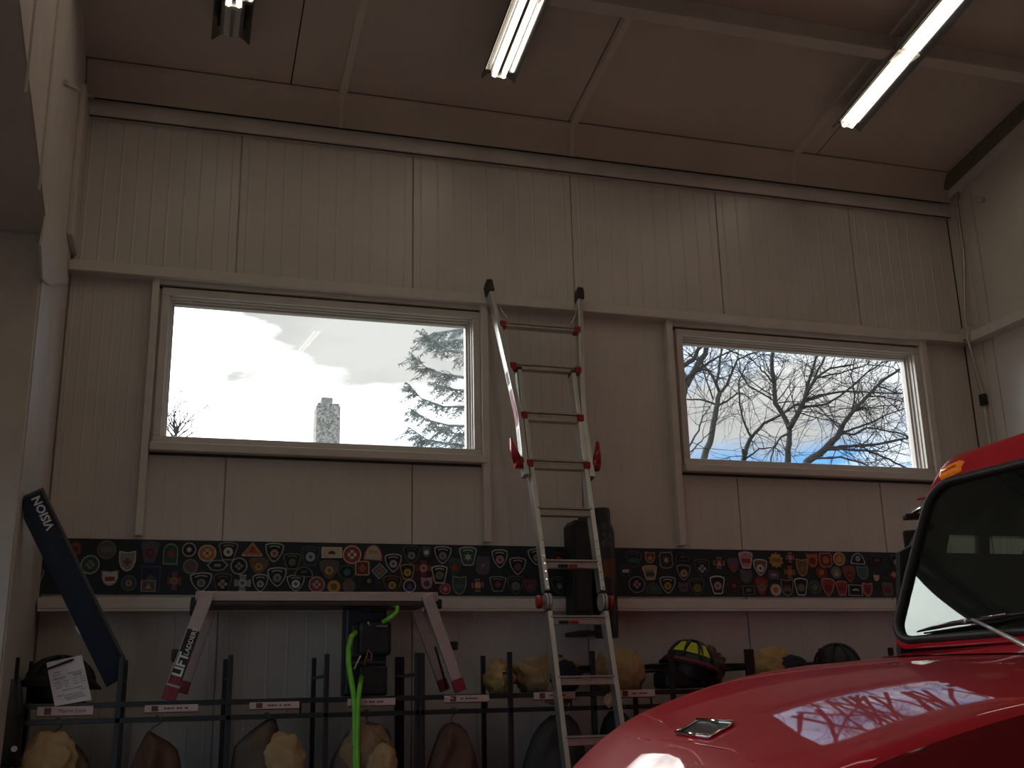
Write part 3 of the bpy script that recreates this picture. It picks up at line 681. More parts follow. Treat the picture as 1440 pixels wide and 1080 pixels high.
(1260,789.6,14.6,19,'shield','dgrey','black','grey','round','grey shield patch next to the truck windshield pillar, top row'),
(1256.5,808,14,14,'cross','dred','red','tan','round','small red cross patch next to the truck windshield pillar'),
(1248,828.7,15,20,'square','brown','dgrey','dred','bars','brownish square patch at the bottom beside the truck'),
(1233,788,19,13,'rect','dred','black','dgrey','rect','almost black rectangular patch between the dome patch and the truck'),
]
for i,(cx,cy,pw_,ph_,sh,c1,c2,c3,em,lab) in enumerate(PATCH):
    d0=.0016+.0012*(i%3 if i!=10 else 4); y0=by-d0
    p=at(cx,cy,1,y0); hx=(X(cx+pw_/2,cy,y0)-X(cx-pw_/2,cy,y0))/2; hz=(Z(cx,cy-ph_/2,y0)-Z(cx,cy+ph_/2,y0))/2
    ang=random.Random(i).uniform(-.06,.06); ca,sa=math.cos(ang),math.sin(ang)
    hz=min(hz,(bz1-bz0)/2-.006); p.z=max(bz0+hz+.004,min(bz1-hz-.004,p.z))
    def fn(u,v,d,sx=1,sz=1,ox=0,oz=0): 
        a=u*hx*sx+ox*hx; b=v*hz*sz+oz*hz; return (p.x+a*ca-b*sa,y0-d,p.z+a*sa+b*ca)
    o=MB().prism(shp(sh),fn,-.0012 if i!=10 else 0,.0016).build('badge_patch',pmat(c1),org=(p.x,y0,p.z)); tag(o,lab,'patch','fire department patches on the board')
    thin=.86 if pw_>15 else .8
    MB().prism(shp(sh),lambda u,v,d:fn(u,v,d,thin,thin),.0016,.0022).build('field',pmat(c2),o)
    es=.5 if em not in('bars','rect','band') else .45
    er=min(hx,hz)*es
    MB().prism(shp(em),lambda u,v,d:fn(u*er/hx*(1.35 if em in('rect','bars','band','dome') else 1),v*er/hz*(.6 if em in('rect','band','dome') else 1),d,oz=-.1 if sh in('shield','trap','ushield') else 0),.0022,.0030).build('emblem',pmat(c3),o)
    if em in('sun','cross','round') and pw_>19: MB().prism(shp('round'),lambda u,v,d:fn(u*er/hx*.4,v*er/hz*.4,d,oz=-.1 if sh in('shield','trap','ushield') else 0),.0030,.0034).build('emblem_centre',pmat('dgrey' if c3 not in('dgrey','black') else 'grey'),o)
    if sh in('shield','trap') and pw_>21:
        MB().prism([(-.55,.5),(-.28,.6),(0,.64),(.28,.6),(.55,.5),(.52,.38),(.27,.48),(0,.52),(-.27,.48),(-.52,.38)],lambda u,v,d:fn(u,v,d,1,1,0,.08),.0022,.0028).build('upper_band',pmat(c1),o)
# ================================================================== LADDER
LT=at(745,408,1,6.15); la=R(75); LU=Vector((0,-math.cos(la),-math.sin(la))); LN=Vector((0,-math.sin(la),math.cos(la)))
def lad(x,s,d=0): return Vector((x,LT.y,LT.z))+LU*s+LN*d
send=(LT.z-.02)/math.sin(la)
ld=thing('extension_ladder','silver multi-position ladder with red locks leaning against the wall between the windows','ladder',(2.06,LT.y+LU.y*send,0))
def rail(pts,w,h,name,m=ALU,d=0,parent=None):
    """channel rail: pts (x,s); web faces the camera with two side flanges"""
    mb=MB()
    for (xa,sa_),(xb,sb) in zip(pts[:-1],pts[1:]):
        a=lad(xa,sa_,d); b=lad(xb,sb,d); dr=(b-a); l=dr.length/2; dr.normalize(); sd=dr.cross(LN).normalized(); nn=sd.cross(dr)
        c=(a+b)/2
        mb.obox(c,sd*w/2,dr*(l+.002),nn*h/2)
    return mb.build(name,m,parent or ld,.002)
# outer (flared) fly section, top
def ox(side,s):  # centre x of outer rail at s
    base=(1.855,2.250)[side]
    if s>=.93: return base
    return base+(-1,1)[side]*.100*((.93-s)/.93)**1.08
for sd in (0,1):
    pts=[(ox(sd,s),s) for s in (.03,.3,.6,.8,.93,1.05,1.30)]
    o=rail(pts,.030,.062,'outer_rail')
    c=lad(ox(sd,.02),.0); dr=(lad(ox(sd,.1),.1)-lad(ox(sd,0),0)).normalized(); sx_=dr.cross(LN).normalized()
    MB().obox(lad(ox(sd,0),.02),sx_*.021,dr*.035,LN*.042).obox(lad(ox(sd,0),-.005,.006),sx_*.019,dr*.025,LN*.036).build('foot_cap',RUB,ld,.006)
    # label decals on the rail side (red and white)
    x_=ox(sd,.8)
    for (s0,s1,mm) in ((.62,.70,BLACK),(.74,.98,REDP),(1.0,1.14,WHITE)):
        if sd==0: o2=rail([(ox(0,s0),s0),(ox(0,s1),s1)],.0315,.045,'decal',mm,-.0)
    # inner rails, upper half
    ix=(1.885,2.226)[sd]
    rail([(ix,.60),(ix+.012*(1,-1)[sd],1.98)],.026,.066,'inner_rail',ALU,-.004)
    MB().obox(lad(ix,.60,-.004),Vector((.015,0,0)),LU*.010,LN*.035).build('end_plug',RUB,ld,.002)
    rail([(ix+.012*(1,-1)[sd],2.10),(ix+.012*(1,-1)[sd],3.3)],.026,.066,'inner_rail',ALU,-.004)
    bx_=(1.868,2.246)[sd]
    rail([(bx_,2.98),(bx_+(-.01,.01)[sd],3.4),(bx_+(-.12,.12)[sd],send-.05)],.030,.062,'outer_rail')
    c=lad(bx_+(-.125,.125)[sd],send-.04); MB().obox(c,Vector((.022,0,0)),LU*.04,LN*.042).build('foot_cap',RUB,ld,.006)
    # rivets on the inside strip
    for k in range(7): MB().tube([lad(ix+.012*(1,-1)[sd],1.70+.045*k,.030),lad(ix+.012*(1,-1)[sd],1.70+.045*k,.033)],.004,6).build('rivet',CHROME,ld)
    # hinge discs and palm knobs
    hx_=ix+.012*(1,-1)[sd]; sg=(-1,1)[sd]
    MB().tube([lad(hx_-sg*.016,2.04),lad(hx_-sg*.002,2.04)],.047,16).tube([lad(hx_+sg*.002,2.04),lad(hx_+sg*.014,2.04)],.047,16).build('hinge',ALUD,ld)
    MB().obox(lad(hx_,2.03),Vector((.012,0,0)),LU*.085,LN*.014).build('hinge_plate',BLACK,ld,.002)
    MB().tube([lad(hx_+sg*.014,2.04),lad(hx_+sg*.032,2.04)],.010,8).build('hinge_pin',CHROME,ld)
    MB().tube([lad(hx_+sg*.030,2.04),lad(hx_+sg*.036,2.04),lad(hx_+sg*.055,2.04),lad(hx_+sg*.060,2.04)],[.020,.036,.036,.024],14).build('knob',REDP,ld)
    # rock locks
    rx=(1.845,2.262)[sd]; m=MB()
    m.tube([lad(rx,1.215,.0),lad(rx+sg*.045,1.215,.0)],.036,12)
    a=lad(rx+sg*.028,1.215,.01); b=lad(rx+sg*.055,1.07,.015)
    m.tube([a,a.lerp(b,.5)+Vector((sg*.006,0,0)),b],[.030,.022,.010],8)
    m.build('rock_lock',REDP,ld)
# rungs: (s, xl, xr, height, style)
rungs=[(.283,1.80,2.305,.024,0),(.578,1.835,2.270,.034,1),(.912,1.868,2.240,.058,1),(1.222,1.870,2.238,.058,1),(1.516,1.893,2.219,.050,2),(1.826,1.897,2.213,.046,3),(2.14,1.897,2.213,.046,3),(2.46,1.897,2.213,.046,2),(2.762,1.897,2.213,.046,2),(3.07,1.85,2.26,.046,2),(3.38,1.85,2.27,.046,2),(3.69,1.81,2.30,.046,2),(4.0,1.79,2.33,.046,2)]
for s_,xl,xr_,hh,st in rungs:
    p=lad(0,s_); m=MB()
    m.box(xl,xr_,p.y-.024,p.y+.034,p.z-hh*.5,p.z-hh*.5+.004)
    m.box(xl,xr_,p.y-.026,p.y-.016,p.z-hh*.5,p.z-hh*.05)
    m.box(xl,xr_,p.y-.022,p.y+.022,p.z-hh*.05+.001,p.z+hh*.2)
    m.box(xl,xr_,p.y-.028,p.y+.02,p.z+hh*.28,p.z+hh*.5)
    r_=m.build('rung',ALUD,ld,.0015)
    if st==3:
        off=.0 if s_<2 else -.035
        MB().box(2.035+off,2.085+off,p.y-.0285,p.y-.0265,p.z-hh*.45,p.z-hh*.08).build('red_sticker',REDP,r_)
        MB().box(1.975+off,2.030+off,p.y-.0285,p.y-.0265,p.z-hh*.45,p.z-hh*.08).build('dark_sticker',BLACK,r_)
    if st<=1:
        for xx in (xl+.012,xr_-.012): MB().box(xx-.020,xx+.020,p.y-.038,p.y+.02,p.z-.028,p.z+.020).build('rung_collar',mat('red_collar',(.30,.012,.014),.4),ld,.006)
for sg,xe in ((1,1.785),(-1,2.32)):
    MB().tube([lad(xe,.13,.02),lad(xe+sg*.075,.275,.02)],.0045,6).build('brace',ALU,ld)
MB().tube([lad(2.278,.53,.02),lad(2.295,.53,.02),lad(2.298,.57,.02)],.006,6).build('latch',RUB,ld)
# ================================================================== GEAR RACK
YFr,YBk=5.60,6.12
fx=[17,166,321,458,590,718,836,948,1059.5,1163,1262]
fxs=[X(p,1000,YFr) for p in fx]+[]
zsh0,zsh1=Z(456,988,YFr),Z(456,980.5,YFr); zh0,zh1=Z(456,1009,YFr),Z(456,1002,YFr)
ztop=Z(460,919.6,YFr); zbb0,zbb1=Z(449,954,YFr+.25),Z(449,950,YFr+.25)
def rack(i0,i1,label,backrail=False):
    o=thing('gear_rack',label,'rack',(fxs[i0],YFr,0),'black tubular turnout gear racks')
    xa,xb=fxs[i0],fxs[i1]
    for i in range(i0,i1+1):
        wd=.024; sh=(0,.013)[0]
        x=fxs[i]+(.013 if i==i0 and i0>0 else (-.013 if i==i1 and i1<10 else 0))
        MB().box(x-wd/2,x+wd/2,YFr-wd/2,YFr+wd/2,0,ztop).build('front_post',BLACK,o,.002)
        MB().box(x-wd/2,x+wd/2,YBk-wd/2,YBk+wd/2,0,ztop).build('back_post',BLACK,o,.002)
        MB().box(x-wd/2+.004,x+wd/2-.004,YFr+wd/2,YBk-wd/2,zbb0,zbb1).build('side_bar',BLACK,o)
        MB().box(x-wd/2+.002,x+wd/2-.002,YFr+wd/2,YBk-wd/2,zsh0+.002,zsh1-.002).build('side_bar',BLACK,o)
        MB().box(x-wd/2+.002,x+wd/2-.002,YFr+wd/2,YBk-wd/2,.25,.275).build('side_bar',BLACK,o)
    MB().box(xa,xb,YFr-.014,YFr+.012,zsh0,zsh1).build('shelf_rail',BLACK,o,.002)
    MB().box(xa,xb,YFr-.012,YFr+.012,zh0,zh1).build('hanging_rail',BLACK,o,.002)
    MB().box(xa,xb,YBk-.012,YBk+.012,zsh0,zsh1).build('shelf_rail',BLACK,o,.002)
    MB().box(xa,xb,YFr+.012,YBk-.012,zsh1-.014,zsh1-.006).build('shelf',BLACK,o)
    MB().box(xa,xb,YBk-.012,YBk+.012,.25,.275).build('lower_rail',BLACK,o,.002)
    if backrail: MB().box(xa,xb,YBk-.013,YBk+.013,Z(950,941,YBk),Z(950,934,YBk)).build('back_rail',BLACK,o,.002)
    for i in range(i0,i1):
        if i in (2,3,4,5,6): 
            xx=fxs[i+1]-.12; MB().tube([(xx,YFr+.02,zh1),(xx,YFr+.02,zsh0)],.005,6).build('tie_rod',BLACK,o)
    return o
rack(0,4,'left black tubular gear rack of four bays under the trestle plank')
rack(4,8,'black tubular gear rack of four bays crossed by the ladder, reaching the red truck')
rack(8,10,'right end black tubular gear rack partly hidden by the truck hood',True)
rk2=[o for o in bpy.data.objects if o.name.startswith('gear_rack')][1]
MB().box(fxs[6],fxs[8],YBk-.013,YBk+.013,Z(950,941,YBk),Z(950,934,YBk)).build('back_rail',BLACK,rk2,.002)
ZS=zsh1-.006
# name plates
plates=[(52,131,993.5,1006,'red lettering and small red crest, below the white paper note'),(203.5,278.5,991,1001,'dark lettering and red crest, under the left foot of the trestle'),(351,421,987,996.5,'dark lettering and red crest, on the third bay from the left'),
 (489,556,982,992,'faint red lettering, crossed by the green hose'),(625,688,977.5,987,'a white pen on its left corner, below the trestle legs'),(751,809,973,983,'faint lettering, behind the ladder'),(868,921,970,980,'faint red lettering, just right of the ladder rail')]
names=['Marvin Lane',None,None,None,None,None,None]
for k,(a,b,c,d_,t) in enumerate(plates):
    y=YFr-.022; mx=(a+b)/2; x0,x1=X(a,(c+d_)/2,y),X(b,(c+d_)/2,y); z0,z1=Z(mx,d_,y),Z(mx,c,y)
    o=thing('name_plate','pale name plate with '+t,'name plate',((x0+x1)/2,y,z0),'name plates on the gear racks')
    MB().box(x0,x1,y,y+.007,z0,z1).build('plate',mat('plate_pink',(.62,.45,.42),.5,0,.05),o,.001)
    MB().box(x0,x1,y-.004,y+.006,z0-.005,z0).build('plate_holder',mat('holder_dark',(.10,.02,.02),.5),o)
    MB().box(x0+.03,x0+.060,y-.001,y,z0+.004,z1-.004).build('crest',mat('crest_red',(.16,.03,.03),.5),o)
    if names[k]: textobj('lettering',names[k],(z1-z0)*.62,((x0+x1)/2+.03,y-.0008,(z0+z1)/2),(1,0,0),(0,0,1),mat('letter_red',(.22,.03,.05),.6),o)
    else:
        rg=random.Random(k+40); m=MB(); xx=x0+.085
        while xx<x1-.05:
            w_=rg.uniform(.008,.016); m.box(xx,xx+w_,y-.0006,y,(z0+z1)/2-.004,(z0+z1)/2+.004); xx+=w_+rg.choice((.003,.003,.012))
        m.build('lettering',mat('letter_dark',(.12,.05,.05),.6),o,kind='stuff')
a=at(625,979,1,YFr-.028); b=at(638,983,1,YFr-.028)
tag(MB().tube([a,b],.0035,6).build('white_pen',WHITE,org=a),'short white pen clipped over the left corner of the middle name plate','pen')
# ------------------------------------------------------------------ TRESTLE (work platform) on top of the rack
yt0,yt1=5.64,5.98
TRM=mat('trestle_metal',(.50,.40,.38),.45,.35,.08,20)
zt0,zt1=Z(430,845,yt0),Z(430,832,yt0); xa,xb=X(275,838,yt0),X(616,838,yt0)
tr=thing('folding_trestle','folding aluminium work trestle with red feet standing on top of the gear racks','trestle',((xa+xb)/2,5.8,ZS))
ZR=zsh1
m=MB().box(xa,xb,yt0,yt0+.02,zt0,zt1).box(xa,xb,yt1-.02,yt1,zt0,zt1); m.build('side_channel',TRM,tr,.003)
MB().box(xa+.03,xb-.03,yt0+.02,yt1-.02,zt1-.014,zt1-.004).build('deck',TRM,tr,.002)
MB().box(xa+.05,xb-.05,yt0+.004,yt1-.004,zt0-.022,zt0-.002).build('under_rail',mat('trestle_dark',(.06,.035,.035),.5),tr,.002)
MB().box(xa-.02,xa+.006,yt0+.03,yt1-.03,zt0-.05,zt0+.02).build('end_bumper',BLKPL,tr,.005)
MB().box(xb-.006,xb+.03,yt0+.03,yt1-.03,zt0-.035,zt1-.03).build('end_bumper',BLKPL,tr,.008)
def leg(p0,p1,y,w_,wb,name='leg'):
    a=at(*p0,1,y); b=at(*p1,1,y); b.z=max(b.z,ZR+.002); d=(b-a).normalized(); c=a+(b-a)*.88
    mb=MB().bar(a,c,w_,.028,up=(0,1,0)); mb2=mb.build(name,TRM,tr,.004)
    f=MB().bar(c,b,w_*1.02,.032,up=(0,1,0)).build('red_foot',mat('foot_red',(.26,.02,.035),.5),mb2,.004)
    return a,b,mb2
a,b,lg=leg((291,836),(236,986),yt0-.016,.066,.09)
# LIFT LADDERS decal on the left leg
d=(b-a).normalized(); ud=-d; sdv=Vector((0,1,0)).cross(ud).normalized()
if sdv.x<0: sdv=-sdv
MB().obox(a.lerp(b,.60)+Vector((0,-.0152,0)),sdv*.029,ud*(b-a).length*.255,Vector((0,.0012,0))).build('decal',mat('decal_black',(.012,.012,.014),.4),lg)
MB().obox(a.lerp(b,.815)+Vector((0,-.0168,0)),sdv*.023,ud*.020,Vector((0,.0006,0))).build('red_flag',mat('flag_red',(.25,.02,.03),.4),lg)
textobj('lettering','LIFT',.062,a.lerp(b,.672)+Vector((0,-.0168,0)),ud,-sdv,WHITE,lg,bold=.002)
textobj('lettering','LADDERS',.031,a.lerp(b,.455)+Vector((0,-.0168,0))+sdv*.006,ud,-sdv,WHITE,lg,bold=.0005)
leg((600,836),(648,972),yt0-.016,.058,.09)
leg((580,842),(626,971),yt1-.02,.052,.09)
leg((302,842),(256,975),yt1-.02,.052,.09)
p=at(638,908,1,yt0+.03); MB().obox(p,(.020,0,0),(0,.02,0),(0,0,.022)).build('knob',BLKPL,tr,.008)
p=at(249,922,1,yt0+.03); MB().obox(p,(.026,0,0),(0,.02,0),(0,0,.030)).build('knob',BLKPL,tr,.008)
MB().tube([at(612,910,1,yt0+.02),at(622,945,1,yt0+.2),at(628,968,1,yt1-.05)],.006,6).build('strap',BLKPL,tr)
# ------------------------------------------------------------------ VISION box
d=ray(104,830)
def vb(px,py):   # leaning plane: y from 5.27 at the top to 5.62 at the bottom
    for _ in range(1): 
        pass
    yy=5.6
    for _ in range(12):
        q=at(px,py,1,yy); yy=5.27+(5.66-5.27)*max(0,min(1,(2.46-q.z)/(2.46-1.72)))
    return at(px,py,1,yy)
vp=[vb(*q) for q in ((33,701),(57,690),(176,936),(166,957),(150,967),(33,729))]
nrm=(vp[1]-vp[4]).cross(vp[2]-vp[4]).normalized()
if nrm.y>0: nrm=-nrm
VBM=mat('navy_carton',(.012,.022,.045),.6,0,.2,20)
lo=min(q.z for q in vp); shiftz=max(0,ZR+.004-lo)
o=thing('long_carton','long narrow dark blue carton leaning in the left corner above the gear rack','box',(vp[4].x,vp[4].y,lo))
mb=MB(); n=len(vp); bk_=[q-nrm*.055 for q in vp]
mb.add(vp+bk_,[list(range(n))[::-1],[n+i for i in range(n)]]+[(i,(i+1)%n,n+(i+1)%n,n+i) for i in range(n)]); mb.build('body',VBM,o,.002)
e=[vb(57,690),vb(176,936)]; mb=MB(); dd=(e[1]-e[0]).normalized(); out=dd.cross(nrm).normalized(); out=out if out.x>0 else -out
mb.add([e[0]+out*.001,e[0]+out*.012,e[1]+out*.012,e[1]+out*.001,e[0]+out*.001-nrm*.05,e[0]+out*.012-nrm*.05,e[1]+out*.012-nrm*.05,e[1]+out*.001-nrm*.05],[(0,1,2,3),(7,6,5,4),(0,4,5,1),(2,6,7,3),(1,5,6,2),(0,3,7,4)]); mb.build('side_flap',mat('carton_edge',(.09,.075,.07),.8),o)
vd=-dd; vu=nrm.cross(vd); 
tc_=vb(61,721)+nrm*.002
upv=Vector(vd).cross(Vector((0,0,0))) if False else None
uy=nrm.cross(vd).normalized()
textobj('lettering','VISION',.052,tc_,vd,uy,WHITE,o,bold=.0014)
s1,s2,s3,s4=[vb(*q)+nrm*.002 for q in ((105,881),(116,880),(118,894),(111,892))]
MB().add([s1,s2,s3,s4,s1-nrm*.001,s2-nrm*.001,s3-nrm*.001,s4-nrm*.001],[(0,1,2,3),(4,7,6,5),(0,4,5,1),(1,5,6,2),(2,6,7,3),(3,7,4,0)]).build('sticker',WHITE,o)
# ------------------------------------------------------------------ soft goods helpers
def lump(name,c,rad,m,seed,amp=.18,fr=3.2,parent=None,flat=True,fold=0,sub=4,rot=0):
    import bmesh
    bm=bmesh.new(); bmesh.ops.create_icosphere(bm,subdivisions=sub,radius=1)
    for v in bm.verts:
        p=v.co.copy(); q=p*fr+Vector((seed*3.1,seed*1.7,0)); k=1+amp*noise.noise(q)+amp*.5*noise.noise(q*2.3)
        if fold:
            wq=Vector((p.x*2.4+seed+.6*noise.noise(q),p.y*2.4,p.z*1.5+.5*noise.noise(q*1.7))); nv=noise.noise(wq); k-=min(.30,fold)*.55*max(0,1-abs(nv)*6)**1.5; k+=min(.3,fold)*.25*noise.noise(wq*2.6)
        p=Vector((p.x*rad[0],p.y*rad[1],p.z*rad[2]))*k
        if flat and p.z<-rad[2]*.72: p.z=-rad[2]*.72
        if rot: p=Matrix.Rotation(rot,3,'Y')@p
        v.co=p
    if flat:
        mz=min(v.co.z for v in bm.verts)
        for v in bm.verts: v.co.z-= mz
    mb=MB(); mb.sm=True; bm.verts.ensure_lookup_table(); mb.add([v.co+Vector(c) for v in bm.verts],[[x.index for x in f.verts] for f in bm.faces]); bm.free()
    return mb.build(name,m,parent,org=None if parent is not None else c)
def coat(label,prof,y,m,seed,lumps=(),hook=None,bot=.72):
    """prof: [(pixel row, left, right)] outline of the garment on the plane y"""
    cx=(prof[0][1]+prof[0][2])/2
    root=thing('turnout_coat',label,'coat',(X(cx,1050,y),y,bot),'turnout coats hanging from the gear racks')
    pts=[(Z((l+r)/2,py,y),X(l,py,y),X(r,py,y)) for py,l,r in prof]
    z0=pts[-1][0]; l,r=pts[-1][1],pts[-1][2]; pts+=[(z0-.15,l-.015,r+.015),(bot,l-.03,r+.03)]
    rows=[]; nc=36
    for i in range(len(pts)-1):
        za,la,ra=pts[i]; zb,lb,rb=pts[i+1]; k=max(2,int(abs(za-zb)/.018)); k=min(k,14)
        for j in range(k): 
            t=j/k; rows.append((za+(zb-za)*t,la+(lb-la)*t,ra+(rb-ra)*t))
    rows.append(pts[-1]); top=rows[0][0]; R_=[]
    for z,l,r in rows:
        h=top-z; xc=(l+r)/2; hw=(r-l)/2; dp=min(.03+.8*h,.10)+.02
        row=[]
        for q in range(nc):
            a=2*PI*q/nc; am=min(1,h/.08)
            f=1+am*(.24*math.sin(a*4+seed+3*noise.noise(Vector((seed,z*3,a*.3))))+.20*noise.noise(Vector((math.cos(a)*2.5+seed,math.sin(a)*2.5,z*7))))
            row.append((xc+hw*math.cos(a)*(1+am*.04*noise.noise(Vector((z*9,seed,a)))),y+dp*math.sin(a)*f,z+am*.012*noise.noise(Vector((math.cos(a)*3,seed,z*14)))))
        R_.append(row)
    mb=MB(); mb.sm=True; mb.grid(R_,close=True)
    o=len(mb.v); mb.v.append(Vector(((rows[0][1]+rows[0][2])/2,y,top+.008))); mb.v.append(Vector(((rows[-1][1]+rows[-1][2])/2,y,bot)))
    for q in range(nc):
        mb.f.append([o,(q+1)%nc,q]); mb.mi.append(0); mb.smooth.append(True)
        e=(len(R_)-1)*nc; mb.f.append([o+1,e+q,e+(q+1)%nc]); mb.mi.append(0); mb.smooth.append(True)
    mb.build('coat_body',m,root)
    for k,(px,py,rx,rz,lm,dy) in enumerate(lumps):
        q=at(px,py,1,y-.10+dy); lump('folded_liner' if k==0 else 'sleeve',(q.x,q.y,q.z),(rx,.07,rz),lm,seed*2+k,.22,1.8,parent=root,flat=False,fold=.10,sub=4)
    xc=(rows[0][1]+rows[0][2])/2; hk=X(hook,1010,y) if hook else xc
    MB().tube([(xc,y,top+.004),(xc+(hk-xc)*.5,y,(top+zh0)/2),(hk+.012,y,zh0-.008),(hk+.018,YFr-.016,zh0+.010),(hk+.010,YFr-.016,zh1+.004),(hk,YFr,zh1+.006),(hk-.008,YFr+.016,zh1)],.0035,6).build('hanger_hook',mat('hook_steel',(.20,.17,.14),.35,.7),root)
    return root
yc_=YFr+.06
RUST=mat('rust_cloth',(.12,.055,.035),.9,0,.25,9,.5,120); DGC=mat('dark_grey_cloth',(.05,.045,.04),.9,0,.2,9,.5,120)
coat('brown turnout coat with a tan liner, hanging in the first bay below the paper note',[(1036,66,82),(1044,44,104),(1056,30,116),(1068,24,122),(1080,20,127)],yc_,TAN3,1,[(68,1072,.115,.13,TAN,0)],84)
coat('dark rusty coat drooping from its hanger in the second bay from the left',[(1030,206,214),(1044,198,238),(1054,192,249),(1066,188,252),(1080,183,255)],yc_,RUST,2,[],222)
coat('dark turnout coat with a tan flap on its right side, hanging in the third bay',[(1012,374,388),(1022,360,391),(1036,342,394),(1050,328,398),(1080,325,410)],yc_,TAN3,3,[(398,1066,.10,.12,TAN,0)],373)
coat('tan turnout coat hanging behind the green hose',[(1018,506,532),(1027,490,546),(1042,478,551),(1060,470,553),(1080,463,555)],yc_,TAN3,4,[(515,1062,.13,.15,TAN2,.03),(538,1074,.07,.09,TAN,-.03)],512)
coat('reddish brown turnout coat on a wire hanger below the trestle legs',[(1018,626,645),(1028,618,655),(1044,612,662),(1060,606,667),(1080,600,672)],yc_,RUST,5,[],634)
coat('dark grey turnout coat hanging behind the foot of the ladder',[(1006,774,800),(1018,760,811),(1032,750,816),(1050,743,820),(1080,734,826)],yc_,DGC,6,[],789)
coat('black turnout coat hanging right of the ladder, above the truck nose',[(1000,858,874),(1010,850,884),(1030,846,892),(1050,844,896)],yc_,mat('black_cloth',(.022,.02,.018),.9,0,.2,9,.5,120),7,[],868)
o=lump('tan_glove',at(858,985,1,YFr-.03),(.030,.02,.035),TAN,12,.3,3,flat=False); tag(o,'small tan glove hooked on the rail right of the ladder','glove')
# small white button and dark bag at the far left edge
o=thing('dark_jacket','black jacket slung over the left end post of the rack, with a white button','coat',(X(12,1060,5.5),5.5,1.0))
for k,(a_,b_,r_) in enumerate((((10,962),(2,1080),.072),((24,960),(26,1010),.022))):
    p0=at(*a_,1,5.52); p1=at(*b_,1,5.50); MB().tube([p0+Vector((0,0,.02)),p0.lerp(p1,.3),p0.lerp(p1,.7),p1],[r_*.5,r_*.9,r_,r_*1.1],10).build('jacket_body' if k==0 else 'strap',BLKPL,o)
p=at(20,1053,1,5.44); MB().tube([p,p+Vector((0,-.006,0))],.013,12).build('button',WHITE,o)
# ------------------------------------------------------------------ helmet, paper and pen at left
def helmet(name,label,c,rx,rz,m,tilt=0,yel=False,brimc=BLKPL,brx=1.25,face=None):
    root=thing(name,label,'helmet',c,'fire helmets on the gear racks'); c=Vector(c); rot=Matrix.Rotation(tilt,3,'Y')
    T=lambda p: c+rot@Vector(p)
    mb=MB(); rows=[]
    for i in range(9):
        t=i/8*PI/2; rows.append([T((rx*math.cos(t)*math.cos(a)*(1+.0),rx*1.1*math.cos(t)*math.sin(a),.04+rz*math.sin(t)+.008*math.cos(4*a)*math.sin(2*t))) for a in [2*PI*k/24 for k in range(24)]])
    mb.grid(rows,close=True); mb.build('shell',m,root)
    mb=MB(); rows=[]
    for rr,zz in ((.92,.045),(1.0,.05),(brx,.015),(brx+.02,.022),(1.0,.062)):
        rows.append([T((rx*rr*math.cos(a),rx*1.1*rr*math.sin(a)*(1.0+(.18 if math.sin(a)>0 else 0)),zz)) for a in [2*PI*k/28 for k in range(28)]])
    mb.grid(rows,close=True); mb.build('brim',brimc,root)
    mb=MB()
    for a in (PI/2*0,PI/4,PI/2,3*PI/4):
        pts=[T((rx*1.02*math.cos(t)*math.cos(a),rx*1.12*math.cos(t)*math.sin(a),.045+rz*1.02*math.sin(t))) for t in [PI*k/14 for k in range(15)]]
        MB().tube(pts,.008,6).build('shell_rib',m,root)
    # underside liner
    mb=MB(); mb.grid([[T((rx*.9*math.cos(a)*q,rx*.99*math.sin(a)*q,zq)) for a in [2*PI*k/20 for k in range(20)]] for q,zq in ((1,.04),(.98,-.03),(.9,-.06),(.01,-.05))],close=True); mb.build('liner',BLKPL,root)
    if yel:
        Y=mat('reflective_yellow',(.55,.55,.03),.25,0,.1,20)
        for a0 in (-2.62,-2.02,-1.42):
            q=[]
            for (da,tt) in ((-.26,.30),(.26,.30),(.17,.86),(-.17,.86)):
                a=a0+da; q.append((T((rx*1.035*math.cos(tt)*math.cos(a),rx*1.135*math.cos(tt)*math.sin(a),.045+rz*1.035*math.sin(tt)))))
            n_=(q[1]-q[0]).cross(q[3]-q[0]).normalized(); ce=sum(q,Vector())/4
            if n_.dot(ce-c)<0: n_=-n_
            MB().add(q+[v+n_*.006 for v in q],[(0,3,2,1),(4,5,6,7),(0,1,5,4),(1,2,6,5),(2,3,7,6),(3,0,4,7)]).build('yellow_sticker',Y,root)
        tt=[T((rx*1.18*math.cos(a),rx*1.30*math.sin(a),.035)) for a in [-PI*.98+PI*.95*k/12 for k in range(13)]]
        MB().tube(tt,.012,6).build('red_band',mat('band_red',(.16,.015,.02),.5),root)
    return root
hy=5.82
hc=at(84,960,1,hy); hc.z=ZR+.055
helmet('fire_helmet','black fire helmet half hidden behind the white paper note',(hc.x,hy,hc.z),.150,.115,BLKPL,0.06)
pp=[at(*q,1,5.58) for q in ((65,932),(115,921),(129,984),(77,993))]
o=thing('paper_note','white handwritten paper note leaning on the first rack bay in front of a helmet','paper',(pp[3].x,5.58,pp[3].z))
nz_=Vector((0,-1,0)); MB().add(pp+[q+Vector((0,.002,0)) for q in pp],[(3,2,1,0),(4,5,6,7),(0,1,5,4),(1,2,6,5),(2,3,7,6),(3,0,4,7)]).build('sheet',PAPER,o)
ux=(pp[1]-pp[0]).normalized(); uy_=(pp[0]-pp[3]).normalized(); c0=pp[0]; W_=(pp[1]-pp[0]).length; H_=(pp[0]-pp[3]).length
PT=lambda u,v: c0+ux*W_*u-uy_*H_*v+Vector((0,-.0012,0))
textobj('lettering','FRONT',.0165,PT(.28,.42),ux,uy_,INK,o,.0003); textobj('lettering','REAR',.0165,PT(.78,.40),ux,uy_,INK,o,.0003)
